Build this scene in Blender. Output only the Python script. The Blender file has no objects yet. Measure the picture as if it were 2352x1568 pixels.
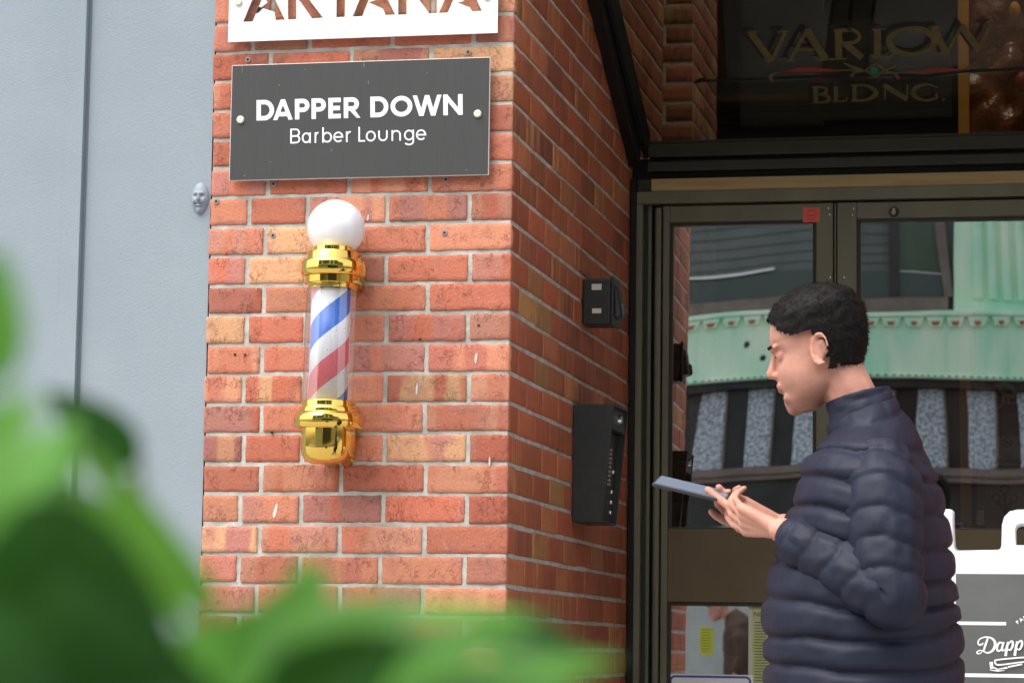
import bpy, bmesh, math, random
from math import sin, cos, pi, radians
from mathutils import Vector, Matrix, noise
random.seed(7)
SC = bpy.context.scene
COL = SC.collection
# ------------------------------------------------------------------ camera
F = 6178.0; PITCH, ROLL, YAW = .1142, .0139, .2084
CAM = Vector((1.3684, -6.4446, 1.0))
FW = Vector((-sin(YAW)*cos(PITCH), cos(YAW)*cos(PITCH), sin(PITCH)))
RT = Vector((cos(YAW), sin(YAW), 0)); UP = RT.cross(FW)
R2 = RT*cos(ROLL)+UP*sin(ROLL); U2 = -RT*sin(ROLL)+UP*cos(ROLL)
cd = bpy.data.cameras.new('camera'); cam = bpy.data.objects.new('camera', cd); COL.objects.link(cam)
M = Matrix((R2, U2, -FW)).transposed().to_4x4(); M.translation = CAM
cam.matrix_world = M
cd.sensor_width = 36; cd.lens = F/2351*36; cd.clip_end = 400; cd.clip_start = .05
cd.dof.use_dof = True; cd.dof.focus_distance = 6.45; cd.dof.aperture_fstop = 9.6
SC.camera = cam
# ------------------------------------------------------------------ light
SUN_EL, SUN_AZ = radians(60), radians(215)   # azimuth of the sun, clockwise from +Y
w = bpy.data.worlds.new('World'); SC.world = w; w.use_nodes = True
nt = w.node_tree; nt.nodes.clear()
sky = nt.nodes.new('ShaderNodeTexSky'); sky.sky_type = 'NISHITA'; sky.sun_disc = False
sky.sun_elevation = SUN_EL; sky.sun_rotation = SUN_AZ; sky.dust_density = 4; sky.air_density = 1.0
hs = nt.nodes.new('ShaderNodeHueSaturation'); hs.inputs['Saturation'].default_value = .35
bg = nt.nodes.new('ShaderNodeBackground'); bg.inputs['Strength'].default_value = .15
wo = nt.nodes.new('ShaderNodeOutputWorld')
nt.links.new(sky.outputs[0], hs.inputs['Color']); nt.links.new(hs.outputs[0], bg.inputs[0]); nt.links.new(bg.outputs[0], wo.inputs[0])
sd = bpy.data.lights.new('sun', 'SUN'); sd.energy = .65; sd.angle = radians(60); sd.color = (1, .965, .92)
so = bpy.data.objects.new('sun', sd); COL.objects.link(so)
sv = Vector((sin(SUN_AZ)*cos(SUN_EL), cos(SUN_AZ)*cos(SUN_EL), sin(SUN_EL)))
so.rotation_euler = (-sv).to_track_quat('-Z', 'Y').to_euler()
SC.view_settings.view_transform = 'Standard'; SC.view_settings.look = 'None'
SC.view_settings.gamma = 1; SC.view_settings.exposure = 1.3
SC.render.engine = 'CYCLES'
# ------------------------------------------------------------------ helpers
def ray(x, y): return FW+R2*(x-1175.5)/F-U2*(y-784)/F
def at(x, y, Y):                      # pixel of the survey sheet -> point on the plane Y
    d = ray(x, y); return CAM+d*((Y-CAM.y)/d.y)
def atX(x, y, X):
    d = ray(x, y); return CAM+d*((X-CAM.x)/d.x)
def atP(x, y, p, n):
    d = ray(x, y); return CAM+d*((p-CAM).dot(n)/d.dot(n))
def atD(x, y, dist): return CAM+ray(x, y)*dist

def tag(o, label=None, cat=None, group=None, kind=None):
    if label: o['label'] = label
    if cat: o['category'] = cat
    if group: o['group'] = group
    if kind: o['kind'] = kind
    return o
def empty(name, loc, label=None, cat=None, group=None):
    o = bpy.data.objects.new(name, None); COL.objects.link(o); o.location = loc
    return tag(o, label, cat, group)

MATS = {}
def mat(name, col, rough=.6, metal=0., col2=None, nscale=6, detail=4, bump=0, bscale=60, stretch=(1, 1, 1), spec=.5,
        coat=0, ramp=(.35, .65), trans=0, bdist=.002, aniso=0, sheen=0, rvar=0):
    m = bpy.data.materials.new(name); m.use_nodes = True; n = m.node_tree; p = n.nodes['Principled BSDF']
    p.inputs['Base Color'].default_value = (*col, 1); p.inputs['Roughness'].default_value = rough
    p.inputs['Metallic'].default_value = metal; p.inputs['Specular IOR Level'].default_value = spec
    p.inputs['Coat Weight'].default_value = coat
    p.inputs['Sheen Weight'].default_value = sheen
    tc = n.nodes.new('ShaderNodeTexCoord'); mp = n.nodes.new('ShaderNodeMapping'); mp.inputs['Scale'].default_value = stretch
    n.links.new(tc.outputs['Object'], mp.inputs[0])
    if col2:
        no = n.nodes.new('ShaderNodeTexNoise'); no.inputs['Scale'].default_value = nscale; no.inputs['Detail'].default_value = detail
        r = n.nodes.new('ShaderNodeValToRGB'); r.color_ramp.elements[0].position = ramp[0]; r.color_ramp.elements[1].position = ramp[1]
        r.color_ramp.elements[0].color = (*col, 1); r.color_ramp.elements[1].color = (*col2, 1)
        n.links.new(mp.outputs[0], no.inputs['Vector']); n.links.new(no.outputs['Fac'], r.inputs[0]); n.links.new(r.outputs[0], p.inputs['Base Color'])
        if rvar:
            mr = n.nodes.new('ShaderNodeMapRange'); mr.inputs['To Min'].default_value = rough-rvar; mr.inputs['To Max'].default_value = rough+rvar
            n.links.new(no.outputs['Fac'], mr.inputs['Value']); n.links.new(mr.outputs[0], p.inputs['Roughness'])
    if bump:
        nb = n.nodes.new('ShaderNodeTexNoise'); nb.inputs['Scale'].default_value = bscale; nb.inputs['Detail'].default_value = 5
        b = n.nodes.new('ShaderNodeBump'); b.inputs['Strength'].default_value = bump; b.inputs['Distance'].default_value = bdist
        n.links.new(mp.outputs[0], nb.inputs['Vector']); n.links.new(nb.outputs['Fac'], b.inputs['Height']); n.links.new(b.outputs[0], p.inputs['Normal'])
    if trans:
        t = n.nodes.new('ShaderNodeBsdfTranslucent'); t.inputs[0].default_value = (*[min(1, c*1.6) for c in (col2 or col)], 1)
        mx = n.nodes.new('ShaderNodeMixShader'); mx.inputs[0].default_value = trans
        out = n.nodes['Material Output']; n.links.new(p.outputs[0], mx.inputs[1]); n.links.new(t.outputs[0], mx.inputs[2]); n.links.new(mx.outputs[0], out.inputs[0])
    MATS[name] = m; return m

def glassmat(name, refl, tint, rough=0., bump=0, bscale=2, fres=False):
    m = bpy.data.materials.new(name); m.use_nodes = True; n = m.node_tree; n.nodes.clear()
    out = n.nodes.new('ShaderNodeOutputMaterial'); g = n.nodes.new('ShaderNodeBsdfGlossy'); g.inputs['Roughness'].default_value = rough
    t = n.nodes.new('ShaderNodeBsdfTransparent'); t.inputs[0].default_value = (*tint, 1)
    mx = n.nodes.new('ShaderNodeMixShader'); mx.inputs[0].default_value = refl
    if fres:
        lw = n.nodes.new('ShaderNodeLayerWeight'); lw.inputs[0].default_value = .5
        pw = n.nodes.new('ShaderNodeMath'); pw.operation = 'POWER'; pw.inputs[1].default_value = 3.5; n.links.new(lw.outputs['Facing'], pw.inputs[0])
        ma = n.nodes.new('ShaderNodeMath'); ma.operation = 'MULTIPLY_ADD'; ma.inputs[1].default_value = fres; ma.inputs[2].default_value = refl; ma.use_clamp = True
        n.links.new(pw.outputs[0], ma.inputs[0]); n.links.new(ma.outputs[0], mx.inputs[0])
    n.links.new(t.outputs[0], mx.inputs[1]); n.links.new(g.outputs[0], mx.inputs[2]); n.links.new(mx.outputs[0], out.inputs[0])
    if bump:
        tc = n.nodes.new('ShaderNodeTexCoord'); nb = n.nodes.new('ShaderNodeTexNoise'); nb.inputs['Scale'].default_value = bscale; nb.inputs['Detail'].default_value = 1
        b = n.nodes.new('ShaderNodeBump'); b.inputs['Strength'].default_value = 1; b.inputs['Distance'].default_value = bump
        n.links.new(tc.outputs['Object'], nb.inputs['Vector']); n.links.new(nb.outputs['Fac'], b.inputs['Height']); n.links.new(b.outputs[0], g.inputs['Normal'])
    return m

class MB:
    def __init__(s): s.v = []; s.f = []
    def add(s, vs, fs):
        b = len(s.v); s.v += [tuple(p) for p in vs]; s.f += [tuple(b+i for i in f) for f in fs]
    def box(s, x0, x1, y0, y1, z0, z1):
        s.hexa([(x0, y0, z0), (x1, y0, z0), (x1, y1, z0), (x0, y1, z0), (x0, y0, z1), (x1, y0, z1), (x1, y1, z1), (x0, y1, z1)])
    def hexa(s, p): s.add(p, [(0, 3, 2, 1), (4, 5, 6, 7), (0, 1, 5, 4), (1, 2, 6, 5), (2, 3, 7, 6), (3, 0, 4, 7)])
    def loft(s, rings, close=True, caps=True):
        n = len(rings[0]); vs = [p for r in rings for p in r]; fs = []
        for i in range(len(rings)-1):
            for j in range(n if close else n-1):
                k = (j+1) % n; fs.append((i*n+j, i*n+k, (i+1)*n+k, (i+1)*n+j))
        if caps: fs += [tuple(range(n))[::-1], tuple((len(rings)-1)*n+j for j in range(n))]
        s.add(vs, fs)
    def tube(s, pts, r, n=10, caps=True):
        pts = [Vector(p) for p in pts]; rings = []
        rr = r if isinstance(r, (list, tuple)) else [r]*len(pts)
        d = (pts[1]-pts[0]).normalized(); a = d.orthogonal().normalized()
        for i, p in enumerate(pts):
            d = (pts[min(i+1, len(pts)-1)]-pts[max(i-1, 0)]).normalized()
            a = (a-d*a.dot(d)).normalized(); b = d.cross(a)
            rings.append([p+(a*cos(2*pi*j/n)+b*sin(2*pi*j/n))*rr[i] for j in range(n)])
        s.loft(rings, True, caps)
    def capsule(s, p0, p1, r0, r1=None, n=14):
        r1 = r0 if r1 is None else r1; p0 = Vector(p0); p1 = Vector(p1); d = p1-p0; L = d.length
        d = d.normalized() if L > 1e-6 else Vector((0, 0, 1)); pts = []; rs = []
        for k in range(6): a = pi/2*(1-k/5); pts.append(p0-d*r0*sin(a)); rs.append(max(r0*cos(a), 1e-4))
        for k in range(6): a = pi/2*k/5; pts.append(p1+d*r1*sin(a)); rs.append(max(r1*cos(a), 1e-4))
        s.tube(pts, rs, n)
    def ell(s, c, r, rot=None, n=20, m=12):
        c = Vector(c); rings = []
        for i in range(m+1):
            a = -pi/2+pi*i/m; row = []
            for j in range(n):
                t = 2*pi*j/n; p = Vector((r[0]*max(cos(a), 1e-3)*cos(t), r[1]*max(cos(a), 1e-3)*sin(t), r[2]*sin(a)))
                row.append(c+(rot @ p if rot else p))
            rings.append(row)
        s.loft(rings)
    def build(s, name, m, parent=None, smooth=False, bevel=0, seg=2, xf=None):
        me = bpy.data.meshes.new(name); me.from_pydata([tuple((xf @ Vector(v)) if xf else v) for v in s.v], [], s.f); me.update()
        bm = bmesh.new(); bm.from_mesh(me); bmesh.ops.recalc_face_normals(bm, faces=bm.faces); bm.to_mesh(me); bm.free()
        if smooth: me.polygons.foreach_set('use_smooth', [True]*len(me.polygons))
        me.materials.append(m); o = bpy.data.objects.new(name, me); COL.objects.link(o)
        if parent:
            o.parent = parent; pl = Vector(parent.location); q = parent.parent
            while q: pl += Vector(q.location); q = q.parent
            o.matrix_parent_inverse = Matrix.Translation(-pl)
        if bevel:
            b = o.modifiers.new('bevel', 'BEVEL'); b.width = bevel; b.segments = seg; b.limit_method = 'ANGLE'; b.angle_limit = radians(40)
        return o
def box(name, m, parent, *a, bevel=0, **k):
    b = MB(); b.box(*a); return b.build(name, m, parent, bevel=bevel, **k)
def smoothang(o, deg=35):
    o.data.polygons.foreach_set('use_smooth', [True]*len(o.data.polygons))
    e = o.modifiers.new('es', 'EDGE_SPLIT'); e.split_angle = radians(deg); return o

# ------------------------------------------------------------------ materials
M_grey = mat('grey_stucco', (.258, .305, .338), .85, col2=(.288, .336, .368), nscale=2.2, bump=.55, bscale=210, bdist=.0022)
M_mortar = mat('mortar', (.36, .35, .305), .95, col2=(.56, .55, .49), nscale=18, bump=.8, bscale=140, bdist=.003, detail=8)
M_mortar2 = mat('tooled_mortar', (.40, .39, .34), .95, col2=(.60, .58, .51), nscale=20, bump=.7, bscale=120, bdist=.003, detail=8)
M_bronze = mat('bronze_frame', (.165, .165, .11), .42, .1, col2=(.20, .20, .135), nscale=9, stretch=(1, 1, .25), rvar=.08)
M_black = mat('black_frame', (.006, .006, .006), .5, .2, col2=(.010, .010, .009), nscale=8)
M_dark = mat('dark_frame', (.035, .035, .026), .45, .2, col2=(.045, .045, .033), nscale=8)
M_goldstrip = mat('tan_strip', (.42, .31, .13), .55, 0, col2=(.50, .38, .18), nscale=14, stretch=(.4, 1, 3), bump=.2)
M_rail = mat('brown_rail', (.13, .098, .052), .38, .1, col2=(.155, .12, .068), nscale=5)
M_plate = mat('charcoal_plate', (.043, .043, .043), .42, .0, col2=(.058, .058, .057), nscale=60, stretch=(5, 1, .15), detail=6, spec=.5, ramp=(.1, .9))
M_white = mat('white_print', (.84, .84, .86), .5)
M_wplate = mat('white_plate', (.80, .80, .77), .35, col2=(.87, .87, .85), nscale=7)
M_edge = mat('plate_edge', (.62, .58, .52), .4)
M_pearl = mat('screw_cap', (.74, .70, .60), .25, .0, spec=.7)
M_gold = mat('polished_gold', (.93, .66, .16), .07, 1., col2=(.90, .60, .13), nscale=5)
M_globe = mat('opal_glass', (.80, .80, .83), .06, spec=.6, coat=.6)
M_boxblk = mat('black_box_plastic', (.020, .021, .020), .45, col2=(.028, .030, .028), nscale=30)
M_boxmet = mat('charcoal_metal', (.028, .032, .032), .48, .2, col2=(.034, .038, .038), nscale=40, bump=.1, bscale=400)
M_chrome = mat('chrome', (.8, .8, .78), .12, 1.)
M_steel = mat('steel_screw', (.35, .34, .32), .35, .9)
M_hole = mat('plug_dark', (.02, .018, .015), .8)
M_copper = mat('copper_patina', (.42, .80, .56), .6, 0, col2=(.70, .88, .66), nscale=1.4, detail=5, bump=.2, bscale=10, stretch=(2.5, 1, .8))
M_rust = mat('rust_mark', (.42, .13, .04), .8)
M_shopgrey = mat('shop_siding', (.095, .115, .105), .6, col2=(.125, .14, .13), nscale=3)
M_shopdark = mat('shop_dark', (.012, .016, .015), .25, col2=(.03, .035, .032), nscale=2)
M_granite = mat('speckled_granite', (.14, .20, .25), .5, col2=(.62, .68, .72), nscale=34, detail=8, ramp=(.40, .60))
M_brownledge = mat('brown_ledge', (.14, .105, .085), .6, col2=(.19, .15, .125), nscale=6)
M_greenpane = mat('green_pane', (.045, .09, .06), .2, col2=(.06, .11, .075), nscale=2)
M_shopwall = mat('shop_wall', (.36, .40, .37), .7, col2=(.44, .47, .43), nscale=3, bump=.2)
M_concrete = mat('concrete', (.30, .295, .28), .85, col2=(.38, .37, .35), nscale=5, bump=.4, bscale=90)
M_asphalt = mat('asphalt', (.045, .045, .047), .9, col2=(.065, .065, .065), nscale=12, bump=.6, bscale=160)
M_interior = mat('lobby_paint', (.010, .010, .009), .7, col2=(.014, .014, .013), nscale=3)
M_orange = mat('orange_post', (.75, .34, .045), .5, col2=(.82, .40, .06), nscale=3)
M_relief = mat('carved_red_lacquer', (.22, .045, .02), .2, col2=(.34, .12, .04), nscale=7, bump=1.0, bscale=14, bdist=.03, coat=.5)
M_bluegrey = mat('grey_lobby_panel', (.012, .014, .017), .5)
M_navy = mat('navy_nylon', (.008, .010, .024), .6, col2=(.013, .016, .034), nscale=9, bump=.6, bscale=26, bdist=.006, stretch=(1, 1, .45), spec=.3)
M_hair = mat('dark_hair', (.004, .0035, .0035), .6, col2=(.010, .008, .007), nscale=60, spec=.15)
M_trouser = mat('dark_denim', (.02, .022, .03), .8, col2=(.03, .033, .042), nscale=20)
M_shoe = mat('shoe_leather', (.02, .015, .012), .5)
M_brown = mat('brown_coat', (.055, .032, .022), .85, col2=(.09, .05, .03), nscale=5, bump=.4, bscale=20, bdist=.01)
M_phone = mat('phone_back', (.34, .42, .55), .3, .4)
M_phoneedge = mat('phone_edge', (.05, .05, .06), .3, .5)
M_plastic = mat('white_plastic', (.80, .82, .85), .4, col2=(.86, .87, .88), nscale=9, coat=.2)
M_chalk = mat('sign_panel', (.075, .078, .076), .5, col2=(.125, .13, .125), nscale=4, detail=6, rvar=.1)
M_red = mat('red_sticker', (.90, .13, .10), .45)
M_redln = mat('red_sticker_ink', (.36, .03, .03), .5)
M_yell = mat('yellow_paper', (.55, .70, .05), .7, col2=(.62, .72, .10), nscale=20)
M_yell2 = mat('pale_green_paper', (.50, .58, .22), .7, col2=(.58, .62, .42), nscale=9)
M_ink = mat('ink', (.06, .06, .05), .7)
M_blue = mat('blue_ink', (.03, .09, .36), .5)
M_paper = mat('notice_paper', (.62, .63, .54), .6)
M_inkred = mat('dull_red_ink', (.22, .035, .03), .6)
M_goldleaf = mat('gold_leaf', (.115, .095, .030), .5, .2, col2=(.16, .135, .05), nscale=40)
M_shadowpaint = mat('black_sign_paint', (.003, .003, .003), .5)
M_redpaint = mat('red_sign_paint', (.30, .04, .02), .5)
M_greenpaint = mat('green_sign_paint', (.01, .22, .11), .5)
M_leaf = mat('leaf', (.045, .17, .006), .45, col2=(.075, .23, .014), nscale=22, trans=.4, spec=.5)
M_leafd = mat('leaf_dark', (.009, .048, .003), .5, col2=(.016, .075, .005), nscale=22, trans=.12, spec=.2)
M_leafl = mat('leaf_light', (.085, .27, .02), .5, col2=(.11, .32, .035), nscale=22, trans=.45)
M_stem = mat('stem', (.06, .07, .02), .7)
M_planter = mat('planter_wood', (.12, .07, .04), .8, col2=(.17, .10, .06), nscale=8, stretch=(1, 1, 8))
M_soil = mat('soil', (.03, .02, .015), .95, bump=.8, bscale=60, bdist=.02)
G_door = glassmat('door_glass', .84, (.62, .60, .52), 0, bump=.00030, bscale=3.2)
G_door2 = glassmat('right_door_glass', .72, (.66, .64, .56), 0, bump=.0003, bscale=3)
G_can = glassmat('canopy_glass', .04, (.74, .73, .62), .0, fres=.5)

def skinmat():
    m = mat('skin', (.44, .19, .135), .6, col2=(.62, .31, .225), nscale=22, detail=8, bump=.5, bscale=240, bdist=.0012, ramp=(.25, .7))
    p = m.node_tree.nodes['Principled BSDF']; p.inputs['Subsurface Weight'].default_value = .12; p.inputs['Subsurface Radius'].default_value = (.01, .004, .002)
    return m
M_skin = skinmat()
M_skin2 = M_skin.copy(); M_skin2.name = 'skin_stubble'

def brickmat(name, cols, bandscale, bump, rough, dark):
    m = bpy.data.materials.new(name); m.use_nodes = True; n = m.node_tree; N = n.nodes.new; L = n.links.new
    p = n.nodes['Principled BSDF']; p.inputs['Roughness'].default_value = rough
    a = N('ShaderNodeAttribute'); a.attribute_name = 'bco'
    s = N('ShaderNodeAttribute'); s.attribute_name = 'bseed'
    sx = N('ShaderNodeSeparateXYZ'); L(s.outputs['Vector'], sx.inputs[0])
    add = N('ShaderNodeVectorMath'); add.operation = 'MULTIPLY_ADD'; add.inputs[1].default_value = (37, 53, 71)
    L(s.outputs['Vector'], add.inputs[0]); L(a.outputs['Vector'], add.inputs[2])
    mp = N('ShaderNodeMapping'); mp.inputs['Scale'].default_value = bandscale; L(add.outputs[0], mp.inputs[0])
    def noi(src, sc, det=2, ro=.5, dist=0):
        t = N('ShaderNodeTexNoise'); t.inputs['Scale'].default_value = sc; t.inputs['Detail'].default_value = det; t.inputs['Roughness'].default_value = ro
        t.inputs['Distortion'].default_value = dist; L(src, t.inputs['Vector']); return t.outputs['Fac']
    def ramp(src, els, interp='LINEAR'):
        r = N('ShaderNodeValToRGB'); r.color_ramp.interpolation = interp; e = r.color_ramp.elements
        e[0].position, e[0].color = els[0][0], (*els[0][1], 1); e[1].position, e[1].color = els[-1][0], (*els[-1][1], 1)
        for q, c in els[1:-1]: x = e.new(q); x.color = (*c, 1)
        L(src, r.inputs[0]); return r.outputs[0]
    def mix(f, c1, c2, mode='MIX'):
        x = N('ShaderNodeMix'); x.data_type = 'RGBA'; x.blend_type = mode
        if isinstance(f, float): x.inputs[0].default_value = f
        else: L(f, x.inputs[0])
        for i, c in ((6, c1), (7, c2)):
            if isinstance(c, tuple): x.inputs[i].default_value = (*c, 1)
            else: L(c, x.inputs[i])
        return x.outputs[2]
    def grey(v): return (v, v, v)
    red, org, pur, tan = cols
    band = ramp(noi(mp.outputs[0], 1, 1, .3), [(.42, grey(0)), (.50, grey(1))])
    base1 = ramp(sx.outputs[0], [(0, red), (.40, tuple(.75*r_+.25*o_ for r_, o_ in zip(red, org))), (.62, tuple(.5*r_+.5*o_ for r_, o_ in zip(red, org))), (.80, org), (.93, tan), (1, tan)])
    base2 = ramp(sx.outputs[1], [(0, red), (.5, org), (.75, pur), (1, red)])
    bandamt = ramp(sx.outputs[2], [(.15, grey(0)), (.45, grey(1))])
    bm_ = N('ShaderNodeMath'); bm_.operation = 'MULTIPLY'; L(band, bm_.inputs[0]); L(bandamt, bm_.inputs[1])
    c = mix(bm_.outputs[0], base1, base2)
    wpos = N('ShaderNodeTexCoord').outputs['Object']
    c = mix(ramp(noi(add.outputs[0], 16, 3, .6), [(.55, grey(0)), (.72, grey(.7))]), c, pur)
    c = mix(ramp(noi(wpos, 7, 6, .7), [(.56, grey(0)), (.74, grey(dark))]), c, (.07, .05, .04))
    c = mix(ramp(noi(wpos, 90, 6, .75), [(.32, grey(.6)), (.44, grey(0))]), c, tuple(x*.38 for x in red))
    c = mix(ramp(noi(wpos, 210, 3, .8), [(.56, grey(0)), (.70, grey(.35))]), c, tuple(min(1, x*1.35+.08) for x in org))
    c = mix(ramp(noi(wpos, 9, 8, .8, 1.5), [(.62, grey(0)), (.76, grey(.5))]), c, (.60, .56, .50))
    # fine cracks
    mp2 = N('ShaderNodeMapping'); mp2.inputs['Scale'].default_value = (60, 60, 34); L(add.outputs[0], mp2.inputs[0])
    vo = N('ShaderNodeTexVoronoi'); vo.feature = 'DISTANCE_TO_EDGE'; vo.inputs['Scale'].default_value = 1.0; vo.inputs['Randomness'].default_value = 1
    dn = N('ShaderNodeTexNoise'); dn.inputs['Scale'].default_value = 2.5; dn.inputs['Detail'].default_value = 6; L(mp2.outputs[0], dn.inputs['Vector'])
    vm = N('ShaderNodeVectorMath'); vm.operation = 'MULTIPLY_ADD'; vm.inputs[1].default_value = (1.6, 1.6, 1.6); L(dn.outputs['Color'], vm.inputs[0]); L(mp2.outputs[0], vm.inputs[2]); L(vm.outputs[0], vo.inputs['Vector'])
    crk = ramp(vo.outputs['Distance'], [(.0, grey(1)), (.05, grey(0))])
    cm = N('ShaderNodeMath'); cm.operation = 'MULTIPLY'; L(crk, cm.inputs[0]); L(ramp(noi(add.outputs[0], 22, 2), [(.50, grey(0)), (.62, grey(1))]), cm.inputs[1])
    cm2 = N('ShaderNodeMath'); cm2.operation = 'MULTIPLY'; cm2.inputs[1].default_value = bump; L(cm.outputs[0], cm2.inputs[0])
    c = mix(cm2.outputs[0], c, tuple(x*.3 for x in red))
    hv = N('ShaderNodeHueSaturation'); mr = N('ShaderNodeMapRange'); mr.inputs[3].default_value = .78; mr.inputs[4].default_value = 1.22
    ml = N('ShaderNodeMath'); ml.operation = 'FRACT'; ml2 = N('ShaderNodeMath'); ml2.operation = 'MULTIPLY'; ml2.inputs[1].default_value = 7.3
    L(sx.outputs[0], ml2.inputs[0]); L(ml2.outputs[0], ml.inputs[0]); L(ml.outputs[0], mr.inputs[0]); L(mr.outputs[0], hv.inputs['Value']); L(c, hv.inputs['Color']); c = hv.outputs[0]
    L(c, p.inputs['Base Color'])
    b = N('ShaderNodeBump'); b.inputs['Strength'].default_value = 1.0; b.inputs['Distance'].default_value = .0032
    h = N('ShaderNodeMath'); h.operation = 'SUBTRACT'; L(noi(wpos, 130, 6, .7), h.inputs[0]); L(cm2.outputs[0], h.inputs[1]); L(h.outputs[0], b.inputs['Height']); L(b.outputs[0], p.inputs['Normal'])
    return m
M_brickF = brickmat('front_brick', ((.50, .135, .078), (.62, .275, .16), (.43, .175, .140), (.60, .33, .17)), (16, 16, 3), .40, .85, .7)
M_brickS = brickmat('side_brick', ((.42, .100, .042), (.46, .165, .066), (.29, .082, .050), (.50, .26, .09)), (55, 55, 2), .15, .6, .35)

# ------------------------------------------------------------------ bricks
def bricks(name, parent, m, org, du, dn, rows, nu=14, nv=5, jit=.0012, h=.0652, course=.075, keep=None):
    """org: point at u=0,z=0; du: direction of u; dn: outward normal; rows: list of (z_centre, [(u0,u1),...])"""
    V = []; Fc = []; bco = []; seed = []; nv_ = nv
    for zc, segs in rows:
        for (u0, u1) in segs:
            L = u1-u0
            if L < .012: continue
            s = (random.random(), random.random(), random.random()); o3 = Vector((s[0]*91, s[1]*57, s[2]*33))
            hh = h+random.uniform(-.002, .002); dz = random.uniform(-.0012, .0012); push = random.uniform(-.0012, .0015)
            n_u = max(4, int(nu*L/.2)); base = len(V)
            us = [0, .0022]+[L*q/n_u for q in range(1, n_u)]+[L-.0022, L]; vs = [0, .0020]+[hh*q/nv_ for q in range(1, nv_)]+[hh-.0020, hh]
            n_u = len(us)-1; nv = len(vs)-1
            for j in range(-1, nv+2):
                for i in range(-1, n_u+2):
                    ii = min(max(i, 0), n_u); jj = min(max(j, 0), nv)
                    u = u0+us[ii]; z = zc+dz-hh/2+vs[jj]
                    e = 0
                    if ii in (0, n_u) or jj in (0, nv):
                        q = noise.noise(Vector((u*45, z*45, 0))+o3)*jit*1.5+noise.noise(Vector((u*170, z*170, 5))+o3)*jit
                        e = -.0016-abs(q)*.4
                        cu = (ii in (0, n_u)); cz = (jj in (0, nv))
                        if cu: u += (1 if ii == 0 else -1)*(q+(.0012 if cz else 0))
                        if cz: z += (1 if jj == 0 else -1)*(q+(.0010 if cu else 0))
                    elif ii in (1, n_u-1) or jj in (1, nv-1): e = -.0002+noise.noise(Vector((u*60, z*60, 9))+o3)*.0005
                    else: e = noise.noise(Vector((u*30, z*30, 9))+o3)*.0007
                    if i != ii or j != jj:
                        e = -.03
                        if i != ii: u += (.001 if i < ii else -.001)
                        if j != jj: z += (.001 if j < jj else -.001)
                    P = org+du*u+dn*(e+push)+Vector((0, 0, z))
                    V.append(P); bco.append((u-u0, 0, z-zc)); seed.append(s)
            W = n_u+3
            for j in range(nv+2):
                for i in range(W-1):
                    a = base+j*W+i; Fc.append((a, a+1, a+W+1, a+W))
    me = bpy.data.meshes.new(name); me.from_pydata([tuple(p) for p in V], [], Fc)
    for nm, dat in (('bco', bco), ('bseed', seed)):
        at_ = me.attributes.new(nm, 'FLOAT_VECTOR', 'POINT'); at_.data.foreach_set('vector', [c for t in dat for c in t])
    if du.cross(Vector((0, 0, 1))).dot(dn) < 0: me.flip_normals()
    me.polygons.foreach_set('use_smooth', [True]*len(me.polygons))
    me.materials.append(m); o = bpy.data.objects.new(name, me); COL.objects.link(o)
    if parent: o.parent = parent; o.matrix_parent_inverse = Matrix.Translation(-Vector(parent.location))
    return o
Z17 = 1.305; CR = .075; G = .0058
def rowz(k): return Z17+(17-k)*CR-CR/2        # centre of the course below bed joint k
def joints(k, side, U, first=None):
    """joint positions along u, measured from the corner"""
    if side == 'front':
        js = [.1055, .3165, .5275, .6815] if k % 2 == 0 else [.211, .422, .633]
    else:
        js = [.211*i for i in range(1, 40)] if k % 2 == 0 else [.1055+.211*i for i in range(0, 40)]
    js = [j+random.uniform(-.0035, .0035) for j in js if j < U-.012]
    return js

# ================================================================== SETTING
tag(box('ground', M_asphalt, None, -60, 60, -60, 60, -.16, -.12), kind='structure')
tag(box('road', M_asphalt, None, -40, 40, -13.6, -7.2, -.12, -.004), kind='structure')
tag(box('pavement', M_concrete, None, -40, 40, -7.2, .0, -.12, 0.002), kind='structure')
tag(box('far_pavement', M_concrete, None, -40, 40, -18.4, -13.6, -.12, 0.004), kind='structure')
mk = MB()
for i in range(-12, 12): mk.box(i*3, i*3+1.5, -10.45, -10.35, -.003, .001)
tag(mk.build('road_markings', M_white), kind='structure')

# ================================================================== GREY BUILDING
gb = empty('grey_building', (-3, 0, 0), 'pale blue grey stucco building beside the red brick pillar', 'building')
# wall left of the groove stands a little proud of the right part
gw = MB(); gw.box(-1.118, -.784, .006, .4, 0, 3.6); gw.build('wall', M_grey, gb)
gx = -1.128
gl = MB()
gl.hexa([(-6, -.0102, 0), (gx-.058, -.0102, 0), (gx-.058, .4, 0), (-6, .4, 0), (-6, -.0102, 3.6), (gx-.046, -.0102, 3.6), (gx-.046, .4, 3.6), (-6, .4, 3.6)])
gl.build('wall', M_grey, gb)
gs = MB()
gs.hexa([(gx-.058, -.0100, 0), (gx, -.0100, 0), (gx, .4, 0), (gx-.058, .4, 0), (gx-.046, -.0100, 3.6), (gx, -.0100, 3.6), (gx, .4, 3.6), (gx-.046, .4, 3.6)])
gs.build('trim_strip', M_grey, gb)
g3 = MB(); g3.box(gx, -1.118, .009, .4, 0, 3.6); g3.build('groove', mat('groove_shade', (.19, .225, .27), .8), gb)  # groove shade put into a darker grey; the recess itself is shallow
g4 = MB(); g4.box(-6, -.784, .006, 6, 3.6, 9); g4.build('upper_wall', M_grey, gb)
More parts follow.
